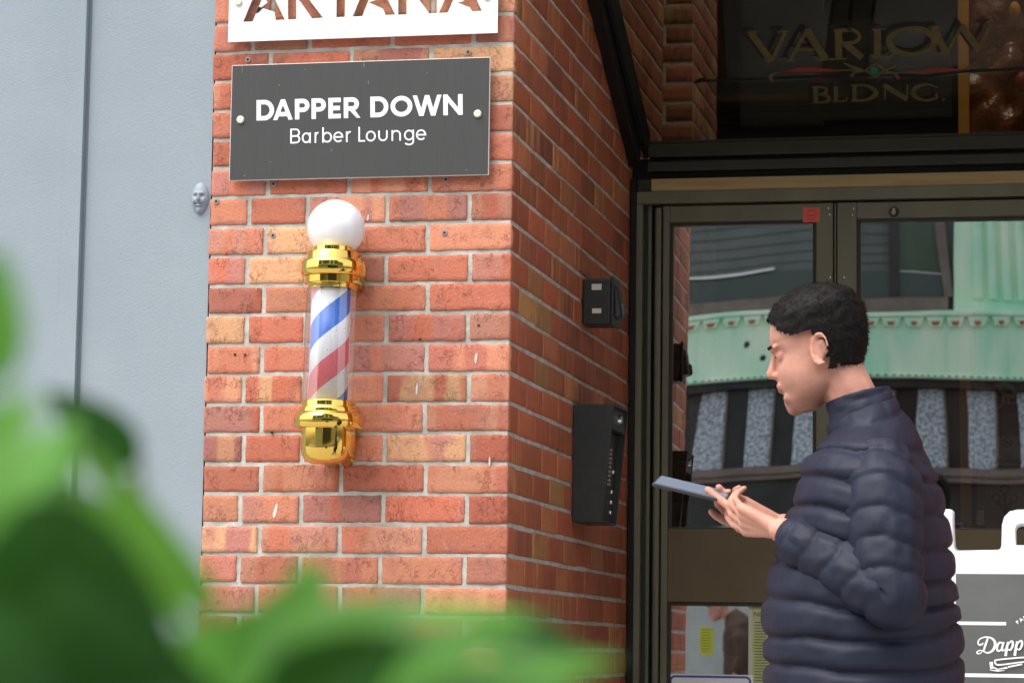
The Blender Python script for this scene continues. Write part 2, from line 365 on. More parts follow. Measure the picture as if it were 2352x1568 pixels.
# small stucco knob near the top of the strip
# ================================================================== BRICK BUILDING
bb = empty('brick_building', (0, 0, 0), 'red brick building with a recessed glass entrance under a sloping canopy window', 'building')
WL = .782
rowsF = []; rowsS = []; rowsI = []
KT = -15; KB = 32
for k in range(KT, KB+1):
    zc = rowz(k); U = WL-random.uniform(-.003, .004)
    js = joints(k, 'front', U); ed = [0]+js+[U]
    segs = []
    for i in range(len(ed)-1):
        a = ed[i]+(G if i else .0); b = ed[i+1]-(G if i < len(ed)-2 else 0); segs.append((a, b))
    rowsF.append((zc, segs))
    DI = 2.45
    js = [0]+joints(k, 'side', DI)+[DI]
    segs = []
    for i in range(len(js)-1):
        a = js[i]+(.0035 if i else .004); b = js[i+1]-(.0035 if i < len(js)-2 else 0)
        segs.append((a, b))
    rowsS.append((zc, segs))
zt = Z17+(17-KT)*CR
# front face: u runs from the corner to the left
bricks('brickwork', bb, M_brickF, Vector((0, 0, 0)), Vector((-1, 0, 0)), Vector((0, -1, 0)), rowsF, nu=18, nv=6)
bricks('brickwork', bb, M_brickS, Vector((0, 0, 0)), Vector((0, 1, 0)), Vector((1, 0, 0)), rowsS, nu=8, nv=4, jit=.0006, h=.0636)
def mortarsheet(name, org, du, dn, U, z0, z1, m, dep, amp):
    V = []; Fc = []; nu_ = int(U/.012); nv_ = int((z1-z0)/.0125)
    for j in range(nv_+1):
        for i in range(nu_+1):
            u = U*i/nu_; z = z0+(z1-z0)*j/nv_
            e = -dep+noise.noise(Vector((u*35, z*35, 3)))*amp+noise.noise(Vector((u*110, z*110, 3)))*amp*.5
            V.append(tuple(org+du*u+dn*e+Vector((0, 0, z))))
    for j in range(nv_):
        for i in range(nu_): a = j*(nu_+1)+i; Fc.append((a, a+1, a+nu_+2, a+nu_+1))
    b = MB(); b.v = V; b.f = Fc; return b.build(name, m, bb, smooth=True)
mortarsheet('mortar', Vector((-.0022, 0, 0)), Vector((-1, 0, 0)), Vector((0, -1, 0)), WL-.005, .0, zt, M_mortar, .0034, .0012)
mortarsheet('mortar', Vector((0, .0022, 0)), Vector((0, 1, 0)), Vector((1, 0, 0)), 2.44, .0, zt, M_mortar2, .0034, .0009)
box('wall_core', M_interior, bb, -.76, -.025, .025, 2.44, 0, zt-.01)
# right pier of the entrance and the facade above
M_proc = mat('brick_far', (.26, .07, .035), .9, col2=(.36, .12, .06), nscale=14, bump=.4, bscale=30, stretch=(.4, .4, 1))
box('wall', M_proc, bb, 1.72, 5.6, 0, 2.6, 0, 3.40)
box('wall', M_proc, bb, -.78, 5.6, 0, .3, 3.72, 9)
box('lintel', M_dark, bb, .0, 1.72, .0, .25, 3.45, 3.719)
# lobby shell
box('lobby_floor', M_concrete, bb, -1.6, 3.4, 1.8, 7.1, 0, .149)
box('lobby_wall', M_interior, bb, -1.6, 3.4, 7.1, 7.3, 0, 5)
box('lobby_wall', M_interior, bb, -1.75, -1.6, 2.45, 7.3, 0, 5)
box('lobby_wall', M_interior, bb, 3.4, 3.55, 2.6, 7.3, 0, 5)
box('ceiling', M_interior, bb, -1.6, 3.4, .3, .9, 4.6, 4.8)  # gap between the two unseen ceiling slabs added to let skylight into the lobby
box('ceiling', M_interior, bb, -1.6, 3.4, 4.3, 7.3, 4.6, 4.8)
box('entrance_floor', M_concrete, bb, .0, 1.72, 0.0, 1.8, 0.003, .15, bevel=.01)
# inner pilaster
pr = []; ps = []; X0p = -.03
for k in range(-15, KB+1):
    zc = rowz(k)+.02; off = .1 if k % 2 else .0
    pr.append((zc, [(a+.005, min(b, .33)-.0) for a, b in ((0, .105+off), (.115+off, .325))]))
    js = [0, .1055+off, .3165+off, .5275+off, .66]; ps.append((zc, [(js[i]+.004, js[i+1]-.003) for i in range(4) if js[i+1] > js[i]]))
bricks('inner_pilaster', bb, M_brickS, Vector((X0p, 3.4, 0)), Vector((-1, 0, 0)), Vector((0, -1, 0)), pr, nu=6, nv=3, jit=.0008)
bricks('inner_pilaster', bb, M_brickF, Vector((X0p, 3.4, 0)), Vector((0, 1, 0)), Vector((1, 0, 0)), ps, nu=6, nv=3, jit=.0008)
box('pilaster_mortar', M_mortar2, bb, -.36, X0p-.003, 3.403, 4.06, .15, 4.6)
# carved lobby screen, post and ceiling-high panel seen through the canopy glass
pL = at(2200, 100, 2.6).x; pR = at(2224.5, 100, 2.6).x
box('post', M_orange, bb, pL, pR, 2.58, 2.62, .15, 4.4, bevel=.003)
sc = MB(); nn = 60
V = []; Fc = []
for j in range(nn+1):
    for i in range(nn+1):
        x = pR+.001+(1.72-pR-.002)*i/nn; z = 2.45+1.3*j/nn
        y = 2.63-.045*abs(noise.noise(Vector((x*7, z*7, 1.3))))-.03*noise.noise(Vector((x*16, z*13, 4)))
        V.append((x, y, z))
for j in range(nn):
    for i in range(nn): a = j*(nn+1)+i; Fc.append((a, a+1, a+nn+2, a+nn+1))
sc.v = V; sc.f = Fc; sc.build('carved_panel', M_relief, bb, smooth=True)
for (x, y, r) in ((2330, 25, 17), (2346, 190, 20)):
    c = at(x, y, 2.57); mo = MB(); mo.ell(c, (r*.0011, .02, r*.0018)); mo.build('carved_ornament', M_orange if y < 100 else M_redpaint, bb, smooth=True)
a0 = at(1885, 275, 3.2); a1 = at(2185, 40, 3.2)
box('lobby_window', M_bluegrey, bb, a0.x, a1.x, 3.2, 3.23, a0.z, a1.z)
a0 = at(1700, 290, 3.6); a1 = at(1890, 10, 3.6)
box('lobby_window', M_bluegrey, bb, a0.x, a1.x, 3.6, 3.63, a0.z, a1.z+.3)

# ---- canopy window
cw = empty('canopy_window', (0, 1.8, 2.49)); cw.parent = bb
cw['label'] = 'dark framed sloping window over the entrance doors with gilt lettering'
GP = Vector((0, 1.794, 2.636)); GN = Vector((0, .423, .906)).normalized(); GD = Vector((0, -.906, .423)).normalized()
def slopebox(name, m, x0, x1, o0, o1, s0=0, s1=2.02, bevel=.002):
    """box along the slope; o0,o1 offsets below the glass plane"""
    b = MB(); P = []
    for s in (s0, s1):
        for x, o in ((x0, o0), (x1, o0), (x1, o1), (x0, o1)):
            p = GP+GD*s+GN*o; P.append((x, p.y, p.z))
    b.hexa(P); return b.build(name, m, cw, bevel=bevel)
slopebox('side_beam', M_black, .0, .035, -.135, -.004, -.02)
slopebox('side_beam', M_black, .036, .052, -.075, .02, -.06)
slopebox('side_beam', M_black, 1.67, 1.719, -.135, -.004, -.02)
slopebox('top_beam', M_black, .0, 1.719, -.10, -.002, 1.96, 2.02)
gp = MB(); P = []
for s in (-.075, 2.0):
    for x, o in ((.03, 0), (1.69, 0), (1.69, .008), (.03, .008)):
        p = GP+GD*s+GN*o; P.append((x, p.y, p.z))
gp.hexa(P); gp.build('pane', G_can, cw)
XL, XR = .0, 1.719
box('sill', M_dark, cw, XL+.053, XR, 1.80, 1.90, 2.545, 2.584, bevel=.003)
box('sill', M_dark, cw, XL+.053, XR, 1.82, 1.90, 2.5845, 2.600, bevel=.002)
box('sill_recess', M_black, cw, XL, XR, 1.835, 1.90, 2.475, 2.5449)
box('sill_bar', M_dark, cw, XL+.053, XR, 1.80, 1.8349, 2.499, 2.530, bevel=.002)

# ---- lettering helpers
def ribbon(b, pts, wd, org, ex, ez, nrm, lift, thick=.0006, closed=False, cl=None):
    P = []; ww = []
    for i, p in enumerate(pts):
        p = Vector(p)
        if not P or (p-P[-1]).length > 1e-7: P.append(p); ww.append(wd[i] if isinstance(wd, (list, tuple)) else wd)
    if closed and (P[0]-P[-1]).length < 1e-7: P.pop(); ww.pop()
    wd = ww; n = len(P); Lf = []; Rt = []
    for i, p in enumerate(P):
        a = P[(i-1) % n] if (i or closed) else p; c = P[(i+1) % n] if (i < n-1 or closed) else p
        d1 = (p-a).normalized() if (p-a).length > 1e-6 else None; d2 = (c-p).normalized() if (c-p).length > 1e-6 else None
        d1 = d1 or d2; d2 = d2 or d1; d = (d1+d2); d = d.normalized() if d.length > 1e-4 else d1
        nn_ = Vector((-d.y, d.x)); k = 1/max(.45, nn_.dot(Vector((-d1.y, d1.x))))
        wi = (wd[i] if isinstance(wd, (list, tuple)) else wd)/2*k
        Lf.append(p+nn_*wi); Rt.append(p-nn_*wi)
    if cl:
        for q in Lf+Rt: q.y = min(max(q.y, cl[0]), cl[1])
    def W(q, l): return org+ex*q.x+ez*q.y+nrm*l
    V = []; Fc = []
    for i in range(n): V += [W(Lf[i], lift), W(Rt[i], lift), W(Lf[i], lift-thick), W(Rt[i], lift-thick)]
    m = n if closed else n-1
    for i in range(m):
        a = 4*i; c = 4*((i+1) % n)
        Fc += [(a, c, c+1, a+1), (a+2, a+3, c+3, c+2), (a, a+2, c+2, c), (a+1, c+1, c+3, a+3)]
    if not closed: e = 4*(n-1); Fc += [(0, 1, 3, 2), (e, e+2, e+3, e+1)]
    b.add(V, Fc)
def sm(pts, wd, k=6, closed=False):
    n = len(pts); P = [Vector(p) for p in pts]; W = list(wd) if isinstance(wd, (list, tuple)) else [wd]*n; op = []; ow = []
    for i in range(n if closed else n-1):
        p1, p2 = P[i], P[(i+1) % n]; p0 = P[(i-1) % n] if (i or closed) else p1*2-p2; p3 = P[(i+2) % n] if (i < n-2 or closed) else p2*2-p1
        for j in range(k):
            t = j/k; op.append(tuple(.5*((2*p1)+(p2-p0)*t+(2*p0-5*p1+4*p2-p3)*t*t+(3*p1-p0-3*p2+p3)*t**3))); ow.append(W[i]+(W[(i+1) % n]-W[i])*t)
    if not closed: op.append(tuple(P[-1])); ow.append(W[-1])
    return op, ow
def arc(cx, cy, rx, ry, a0, a1, n=14): return [(cx+rx*cos(radians(a0+(a1-a0)*i/n)), cy+ry*sin(radians(a0+(a1-a0)*i/n))) for i in range(n+1)]
def sans(ch, W, H, t, x=None):
    """strokes of one letter, W wide and H high, stroke t (outer extents)"""
    h = t/2; w_, t_ = W-h, H-h; X = x or H*.73
    if ch == 'D': r = (H-t)/2; return [[(h, 0), (h, H)], [(h, t_), (W-h-r*.95, t_)]+arc(W-h-r*.95, H/2, r*.95, r, 90, -90, 20)+[(h, h)]]
    if ch == 'A': return [[(h*.9, -t*.5), (W/2, H+t*.2)], [(W/2, H+t*.2), (W-h*.9, -t*.5)], [(W*.27, H*.28), (W*.73, H*.28)]]
    if ch == 'P': r = H*.27-h*.5; return [[(h, 0), (h, H)], [(h, t_), (W-h-r, t_)]+arc(W-h-r, t_-r, r, r, 90, -90)+[(h, t_-2*r)]]
    if ch == 'R': r = H*.27-h*.5; return [[(h, 0), (h, H)], [(h, t_), (W-t*.9-r, t_)]+arc(W-t*.9-r, t_-r, r, r, 90, -90)+[(h, t_-2*r)], [(W*.42, t_-2*r), (W-h*1.0, -t*.5)]]
    if ch == 'B': r = (H-t)/4; return [[(h, 0), (h, H)], [(h, t_), (W-h-r*1.1, t_)]+arc(W-h-r*1.1, t_-r, r, r, 90, -90)+[(h, H/2)], [(W-h-r, H/2)]+arc(W-h-r, h+r, r, r, 90, -90)+[(h, h)]]
    if ch == 'E': return [[(h, 0), (h, H)], [(h, t_), (W, t_)], [(h, H/2), (W*.93, H/2)], [(h, h), (W, h)]]
    if ch == 'L': return [[(h, 0), (h, H)], [(h, h), (W, h)]]
    if ch == 'O': return ['C', arc(W/2, H/2, W/2-h, H/2-h, 0, 360, 36)[:-1]]
    if ch == 'W': return [[(h*.75, H+t*.5), (W*.29, -t*.3)], [(W*.29, -t*.3), (W*.5, H+t*.3)], [(W*.5, H+t*.3), (W*.71, -t*.3)], [(W*.71, -t*.3), (W-h*.75, H+t*.5)]]
    if ch == 'N': return [[(h, 0), (h, H)], [(h, H-t*.2), (W-h, t*.2)], [(W-h, 0), (W-h, H)]]
    r = X/2-h
    if ch == 'a': return ['C', arc(W/2, X/2, W/2-h, r, 0, 360, 26)[:-1], [(W-h, 0), (W-h, X)]]
    if ch == 'b': return ['C', arc(W/2, X/2, W/2-h, r, 0, 360, 26)[:-1], [(h, 0), (h, H*1.04)]]
    if ch == 'o': return ['C', arc(W/2, X/2, W/2-h, r, 0, 360, 26)[:-1]]
    if ch == 'g': return ['C', arc(W/2, X/2, W/2-h, r, 0, 360, 26)[:-1], [(W-h, X), (W-h, -X*.08)]+arc(W/2, -X*.08, W/2-h, X*.30, 0, -150, 14)]
    if ch == 'e': return [[(h, X*.5), (W-h, X*.5)]+arc(W/2, X/2, W/2-h, r, 0, 318, 26)]
    if ch == 'r': return [[(h, 0), (h, X)], arc(W*.95, X*.55, W*.95-h, X*.45-h*.6, 165, 88, 8)]
    if ch == 'u': return [[(h, X), (h, W/2)]+arc(W/2, W/2, W/2-h, W/2-h, 180, 360, 14)+[(W-h, X)]]
    if ch == 'n': return [[(h, 0), (h, X)], arc(W/2, X-W/2, W/2-h, W/2-h, 175, 0, 14)+[(W-h, 0)]]
    return []
def put(b, ch, x, W, y, H, t, org, ex, ez, nrm, lift, X=None):
    st = sans(ch, W, H, t, X); i = 0; closed = False
    for s in st:
        if s == 'C': closed = True; continue
        ribbon(b, [(x+px, y+py) for px, py in s], t, org, ex, ez, nrm, lift+i*.00006, closed=closed, cl=(y, y+H) if ch in 'AWNR' else None); closed = False; i += 1

# gilt letters on the canopy glass, 2D units of the survey sheet mapped on the glass plane
LP = GP-GN*.0006
def cz(x, y): return atP(1408.6+.4007*x, .4007*y, LP, GN)
o_ = cz(1400, 300); exg = (cz(1900, 300)-o_)/500; ezg = (o_-cz(1400, 500))/200
def ribg(b, pts, wd, lift, dx=0, dy=0, closed=False):
    if 3 < len(pts) < 15: pts, wd = sm(pts, wd, 6, closed)
    ribbon(b, [(x-1400+dx, 300-y-dy) for x, y in pts], wd, o_, exg, ezg, -GN, lift, .0003, closed)
VAR = [([(785, 190), (897, 350)], 40), ([(985, 186), (900, 348)], 20), ([(765, 188), (835, 184)], 9), ([(935, 186), (1005, 182)], 9),
       ([(1112, 172), (1008, 345)], 20), ([(1108, 176), (1212, 338)], 42), ([(1050, 286), (1170, 284)], 14), ([(975, 350), (1042, 346)], 9), ([(1165, 345), (1255, 338)], 9),
       ([(1290, 180), (1290, 336)], 40), ([(1265, 182), (1350, 176)]+[(1350+60*sin(radians(a)), 212-36*cos(radians(a))) for a in range(0, 181, 20)]+[(1300, 250)], 20), ([(1325, 250), (1425, 330)], 36), ([(1250, 340), (1335, 336)], 9),
       ([(1512, 172), (1512, 324)], 40), ([(1480, 174), (1560, 170)], 9), ([(1485, 330), (1590, 324), (1625, 300)], 14),
       ([(1830, 160), (1912, 318)], 38), ([(1990, 150), (1905, 316)], 18), ([(1985, 152), (2095, 292)], 38), ([(2150, 148), (2082, 290)], 18), ([(1800, 162), (1870, 158)], 9), ([(2105, 152), (2170, 146)], 9)]
OO = [(1708+130*cos(radians(a)), 240-72*sin(radians(a))) for a in range(0, 360, 12)]
OW = [16+22*abs(cos(radians(a-20))) for a in range(0, 360, 12)]
BL = [([(1150, 500), (1150, 590)], 26), ([(1130, 500), (1180, 499), (1212, 508), (1212, 530), (1185, 541), (1150, 542)], [9, 10, 18, 18, 10, 9]), ([(1150, 543), (1195, 545), (1228, 558), (1226, 578), (1190, 589), (1130, 590)], [9, 11, 20, 20, 11, 9]),
      ([(1270, 495), (1270, 580)], 24), ([(1250, 584), (1330, 580), (1335, 560)], 9),
      ([(1380, 490), (1380, 578)], 24), ([(1355, 488), (1450, 490), (1500, 520), (1500, 545), (1450, 574), (1360, 580)], [9, 14, 26, 26, 14, 9]),
      ([(1560, 485), (1560, 574)], 9), ([(1550, 485), (1690, 570)], 28), ([(1690, 482), (1690, 574)], 10),
      ([(1868, 500), (1800, 482), (1735, 505), (1730, 545), (1790, 575), (1860, 562), (1860, 535)], [9, 12, 26, 26, 14, 12, 14]), ([(1895, 575), (1910, 565)], 14)]
gs_ = MB(); gl_ = MB()
for dx, dy, b, lf in ((-36, -22, gs_, .0006), (0, 0, gl_, .0012)):
    for i, (p, wd) in enumerate(VAR): ribg(b, p, wd, lf+i*.00001, dx, dy)
    ribg(b, OO, OW, lf+.0004, dx, dy, True)
    for i, (p, wd) in enumerate(BL): ribg(b, p, wd, lf+.0002+i*.00001, dx*.7, dy*.6)
ribg(gs_, [(450, 468), (1000, 445), (1500, 430), (1800, 435), (2000, 410), (2400, 392)], [14, 16, 18, 16, 16, 16], .0005)
ribg(gs_, [(430, 478), (470, 462), (500, 455)], [10, 26, 14], .0007)
ribg(gl_, [(900, 470), (890, 440), (960, 412), (1300, 402), (1420, 405), (1560, 420), (1760, 402), (1990, 400), (2080, 360)], [10, 22, 6, 6, 10, 8, 6, 8, 14], .0011)
for pts, wd in (([(1320, 360), (1370, 385), (1430, 400)], [8, 18, 10]), ([(1360, 440), (1380, 415), (1430, 405)], [24, 14, 8]), ([(1620, 375), (1590, 390), (1540, 402)], [22, 12, 8]), ([(1640, 450), (1610, 415), (1560, 405)], [26, 14, 8]), ([(1445, 400), (1500, 368), (1550, 400), (1500, 432), (1450, 404)], [8, 12, 16, 12, 8])):
    ribg(gl_, pts, wd, .0016)
for sc_ in (0, 1):
  rp = MB()
  if sc_ == 0: ribg(rp, [(960, 412), (1050, 400), (1150, 398), (1300, 405)], [4, 22, 24, 4], .0018)
  else: ribg(rp, [(1680, 412), (1800, 402), (1900, 398), (1990, 396)], [4, 18, 22, 6], .0018)
  rp.build('painted_scroll', M_redpaint, cw)
gp_ = MB(); ribg(gp_, [(1475, 402), (1495, 401), (1515, 402)], [28, 44, 28], .002)
gs_.build('lettering_shadow', M_shadowpaint, cw); gl_.build('lettering', M_goldleaf, cw)
gp_.build('painted_gem', M_greenpaint, cw)

# ---- entrance frame and doors
ef = empty('door_frame', (0, 1.8, .15)); ef.parent = bb
YD = 1.80
def fb(n, m, x0, x1, y0, y1, z0, z1, bev=.002): return box(n, m, ef, x0, x1, y0, y1, z0, z1, bevel=bev)
fb('jamb', M_black, .002, .020, YD-.02, YD+.1, .15, 2.474)
fb('jamb', M_bronze, .0202, .040, YD-.012, YD+.1, .15, 2.394)
fb('jamb', M_dark, .0402, .052, YD+.03, YD+.1, .15, 2.394)
fb('jamb', M_bronze, .0522, .064, YD+.022, YD+.1, .15, 2.394)
fb('jamb', M_black, .0642, .078, YD+.05, YD+.1, .15, 2.394)
fb('jamb', M_bronze, .0782, .098, YD-.004, YD+.1, .15, 2.386, .006)
fb('jamb', M_bronze, 1.62, 1.718, YD-.01, YD+.1, .15, 2.394)
fb('header', M_bronze, .0202, 1.718, YD-.014, YD+.1, 2.3945, 2.433, .003)
fb('tan_trim', M_goldstrip, .066, 1.718, YD-.008, YD+.03, 2.4335, 2.4735, .002)
fb('header_back', M_dark, .0202, .0655, YD+.0, YD+.03, 2.4335, 2.4735)

def pane(name, m, x0, x1, z0, z1, y, parent, tw=0, rot=0, rx=0):
    V = []; Fc = []; n_ = 16
    xc = (x0+x1)/2; zc_ = (z0+z1)/2
    for j in range(n_+1):
        for i in range(n_+1):
            x = x0+(x1-x0)*i/n_; z = z0+(z1-z0)*j/n_
            V.append((x, y+tw*(x-xc)*(z-zc_)+rot*(x-xc)+rx*(z-zc_), z))
    for j in range(n_):
        for i in range(n_): a = j*(n_+1)+i; Fc.append((a, a+1, a+n_+2, a+n_+1))
    b = MB(); b.v = V; b.f = Fc; o = b.build(name, m, parent, smooth=True); return o
def leaf_door(x0, x1, sl, sr, label, mtop, twists, label_g):
    d = empty('door', (x0, YD, .15)); d.parent = bb; d.matrix_parent_inverse = Matrix.Identity(4); d['label'] = label
    def db(n, m, *a, bev=.002): return box(n, m, d, *a, bevel=bev)
    y0, y1 = YD, YD+.045
    zt_, zg, zm1, zm0, zb = 2.388, 2.324, 1.380, 1.155, .42
    db('stile', M_bronze, x0, x0+sl, y0, y1, .16, zt_); db('stile', M_bronze, x1-sr, x1, y0, y1, .16, zt_)
    db('rail', M_bronze, x0+sl+.0003, x1-sr-.0003, y0+.001, y1, zg+.012, zt_-.001)
    db('rail', M_rail, x0+sl+.0003, x1-sr-.0003, y0+.001, y1, zm0, zm1)
    db('rail', M_bronze, x0+sl+.0003, x1-sr-.0003, y0+.001, y1, .16, zb)
    for (a, c) in ((zm1, zg+.012), (zb, zm0)):
        g = MB(); q = .011; X0, X1 = x0+sl, x1-sr
        g.box(X0+.0004, X0+q, y0+.006, y1-.006, a+.0004, c-.0004); g.box(X1-q, X1-.0004, y0+.006, y1-.006, a+.0004, c-.0004)
        g.box(X0+q, X1-q, y0+.006, y1-.006, c-q, c-.0004); g.box(X0+q, X1-q, y0+.006, y1-.006, a+.0004, a+q*.5)
        g.build('glazing_bead', M_dark, d, bevel=.0015)
    (ta, ra, xa), (tb, rb, xb) = twists
    pane('pane', label_g, x0+sl+.008, x1-sr-.008, zm1+.002, zg+.004, y0+.02, d, ta, ra, xa)
    pane('pane', label_g, x0+sl+.008, x1-sr-.008, zb+.002, zm0-.002, y0+.02, d, tb, rb, xb)
    return d
dL = leaf_door(.1035, .6335, .0205, .052, 'narrow left door leaf with a red square sticker on its top rail', M_bronze, ((-.008, .0225, -.0003), (-.004, .0225, 0)), G_door)
dR = leaf_door(.6465, 1.615, .0605, .06, 'wide right door leaf with a round steel bolt head on its top rail', M_bronze, ((.0012, .018, 0), (0, .018, 0)), G_door2)
# astragal between leaves
fb('astragal', M_black, .6337, .6463, YD+.02, YD+.05, .16, 2.388)
fb('astragal', M_bronze, .6375, .6425, YD+.004, YD+.0198, .16, 2.386, .001)
kb = MB(); c = at(2052, 487, YD)
kb.ell((c.x, YD-.006, c.z), (.0125, .012, .0125)); o = kb.build('bolt_head', M_steel, dR, smooth=True)
kb = MB(); kb.tube([(c.x, YD+.004, c.z), (c.x, YD-.002, c.z)], .016, 20); kb.build('bolt_collar', M_dark, dR)
def screw(x, y, par, r=.0036):
    c = at(x, y, YD); b = MB(); b.ell((c.x, YD-.0005, c.z), (r, .002, r), n=12, m=8); b.build('screw', M_chrome, par, smooth=True)
for x, y in ((1902, 478), (1905, 493), (1906, 637)): screw(x, y, dL)
for x, y in ((1960, 479), (1957, 493), (1938, 637)): screw(x, y, dR)
b = MB(); b.box(.53, .60, YD-.05, YD-.035, 1.2, 1.5)
# left jamb chip marks
# sticker
st = empty('sticker', (at(1862, 494, YD).x, YD, at(1862, 494, YD).z), 'small square red sticker with a shield outline on the door top rail', 'sticker')
p0 = at(1843.5, 511, YD-.001); p1 = at(1882, 476, YD-.001)
b = MB(); b.box(p0.x, p1.x, YD-.0016, YD-.0002, p0.z, p1.z); b.build('sheet', M_red, st, bevel=.0005)
c = (p0+p1)/2; ex_, ez_, ny = Vector((1, 0, 0)), Vector((0, 0, 1)), Vector((0, -1, 0)); oo = Vector((c.x, YD-.0016, c.z))
b = MB(); S = .001
ribbon(b, [(-15*S, 8*S), (0, 13*S), (15*S, 8*S), (14*S, -5*S), (0, -16*S), (-14*S, -5*S)], .0011, oo, ex_, ez_, ny, .0003, .0002, True)
ribbon(b, [(-9*S, -3*S), (-5*S, 0), (-2*S, -4*S), (2*S, 0), (6*S, -3*S), (10*S, -1*S)], .0016, oo, ex_, ez_, ny, .0005, .0002)
ribbon(b, [(-12*S, 14.5*S), (12*S, 14.5*S)], .0014, oo, ex_, ez_, ny, .0004, .0002)
b.build('shield_mark', M_redln, st)

# ================================================================== SIGNS ON THE PILLAR
# charcoal plate
YS = -.022
sg = empty('wall_sign', (-.39, YS, 2.17), 'charcoal rectangular sign reading DAPPER DOWN Barber Lounge on the brick pillar', 'sign')
c0 = at(525.5, 415, YS); c1 = at(1127, 132, YS)
sx0, sx1, sz0, sz1 = c0.x, c1.x-.001, 2.1685, 2.4665
box('backing', M_edge, sg, sx0, sx1, YS, YS+.005, sz0, sz1, bevel=.001)
box('plate', M_plate, sg, sx0+.0022, sx1-.0022, YS-.0012, YS-.0001, sz0+.0022, sz1-.0022)
def rz(x, y): return at(428.7+.3398*x, .3398*y, YS-.0012)
E1 = MB(); E2 = MB(); nY = Vector((0, -1, 0))
oA = rz(472, 817); exA = (rz(1865, 783)-oA)/1393; ezA = (rz(472, 680)-oA)/137
exA.z *= .0; 
for ch, x0_, x1_ in (('D', 472, 592), ('A', 587, 719), ('P', 735, 834), ('P', 848, 946), ('E', 963, 1047), ('R', 1067, 1182), ('D', 1247, 1368), ('O', 1383, 1529), ('W', 1535, 1722), ('N', 1736, 1865)):
    put(E1, ch, x0_-472, x1_-x0_, 0, 138, 30, oA, exA, ezA, nY, .0006)
oB = rz(700, 972); exB = (rz(1618, 950)-oB)/918; exB.z = 0; ezB = (rz(700, 872)-oB)/100
for ch, x0_, x1_ in (('B', 700, 768), ('a', 779, 840), ('r', 866, 893), ('b', 918, 984), ('e', 993, 1060), ('r', 1079, 1112), ('L', 1163, 1208), ('o', 1199+14, 1280), ('u', 1297, 1360), ('n', 1386, 1449), ('g', 1470, 1537), ('e', 1550, 1618)):
    put(E2, ch, x0_-700, x1_-x0_, 0, 100, 10.5, oB, exB, ezB, nY, .0006, X=72)
E1.build('lettering', M_white, sg); E2.build('lettering', M_white, sg)
def cap(x, y, Yp, par, r=.0098):
    c = at(x, y, Yp); b = MB(); b.tube([(c.x, Yp+.002, c.z), (c.x, Yp-.0035, c.z), (c.x, Yp-.006, c.z)], [r*1.02, r, r*.8], 24); o = b.build('screw_cap', M_pearl, par); smoothang(o); return o
cap(552.5, 275.5, YS-.0012, sg); cap(1097, 262, YS-.0012, sg)
for x in (sx0+.08, sx1-.08):
    so1 = MB(); so1.tube([(x, YS+.005, 2.32), (x, 0.004, 2.32)], .008, 12); so1.build('standoff', M_steel, sg)
sc_ = MB(); rs = random.Random(11)
for (x, y, w_, h_) in ((556, 158, 1, 22), (796, 408, 3, 4), (835, 150, 1.2, 10), (560, 404, 3, 1.5), (620, 372, 2, 1.5), (845, 190, 1, 8), (640, 196, 2, 2), (1070, 390, 2, 2), (700, 160, 1.5, 2), (980, 168, 1.5, 2), (760, 345, 1, 6)):
    q0 = at(x, y+h_/2, YS-.0012); q1 = at(x+w_, y-h_/2, YS-.0012); sc_.box(q0.x, q1.x, YS-.0015, YS-.0011, q0.z, q1.z)
tag(sc_.build('scuff', mat('scuff_grey', (.28, .28, .27), .7), sg), kind='stuff')
# white stencil sign
ws = empty('wall_sign', (-.39, -.02, 2.52), 'white sign with stencil cut letters ARTANA above the charcoal sign', 'sign')
YW = -.022
def wz(x, y): p = at(428.7+.3398*x, .3398*y, YW); return (p.x, p.z)
cu = bpy.data.curves.new('plate', 'CURVE'); cu.dimensions = '2D'; cu.fill_mode = 'BOTH'; cu.extrude = .002
def spl(pts):
    s = cu.splines.new('POLY'); s.points.add(len(pts)-1)
    for q, p in zip(s.points, pts): q.co = (p[0], p[1], 0, 1)
    s.use_cyclic_u = True
x0w, x1w = at(524, 100, YW).x, at(1142.5, 74, YW).x
zb_ = 2.5265
spl([(x0w, zb_), (x1w, zb_), (x1w, 2.86), (x0w, 2.86)])
TOP = -190
for pg in ([(381, 151), (447, 149), (585, TOP+8), (520, TOP+10)], [(602, 140), (665, 136), (655, 118), (588, -20), (560, -95), (528, -10), (548, 22), (488, 50), (592, 84)],
           [(684, 136), (742, 134), (742, TOP), (684, TOP)], [(848, 129), (922, 123), (770, -75), (855, TOP), (790, TOP), (752, -92), (752, 0), (770, 18)],
           [(1011, 120), (1069, 118), (1075, TOP), (1016, TOP)],
           [(1120, 116), (1188, 113), (1300, TOP+20), (1245, TOP+10)], [(1344, 106), (1410, 102), (1320, -80), (1290, -120), (1262, -20), (1282, 2), (1228, 20), (1325, 62)],
           [(1428, 104), (1487, 101), (1490, TOP), (1432, TOP)], [(1640, 96), (1691, 92), (1695, TOP), (1640, TOP), (1636, -20), (1530, TOP), (1500, -150), (1540, -40)],
           [(1703, 91), (1765, 89), (1860, -130), (1830, TOP)], [(1928, 81), (1995, 77), (1900, -130), (1880, -110), (1850, -10), (1875, 10), (1830, 22), (1915, 55)]):
    spl([wz(*p) for p in pg])
tmp = bpy.data.objects.new('tmp', cu); COL.objects.link(tmp); bpy.context.view_layer.update()
me = bpy.data.meshes.new_from_object(tmp.evaluated_get(bpy.context.evaluated_depsgraph_get())); bpy.data.objects.remove(tmp)
me.transform(Matrix.Translation((0, YW, 0)) @ Matrix.Rotation(pi/2, 4, 'X')); me.materials.clear(); me.materials.append(M_wplate)
wp = bpy.data.objects.new('plate', me); COL.objects.link(wp); wp.parent = ws; wp.matrix_parent_inverse = Matrix.Translation(-Vector(ws.location))
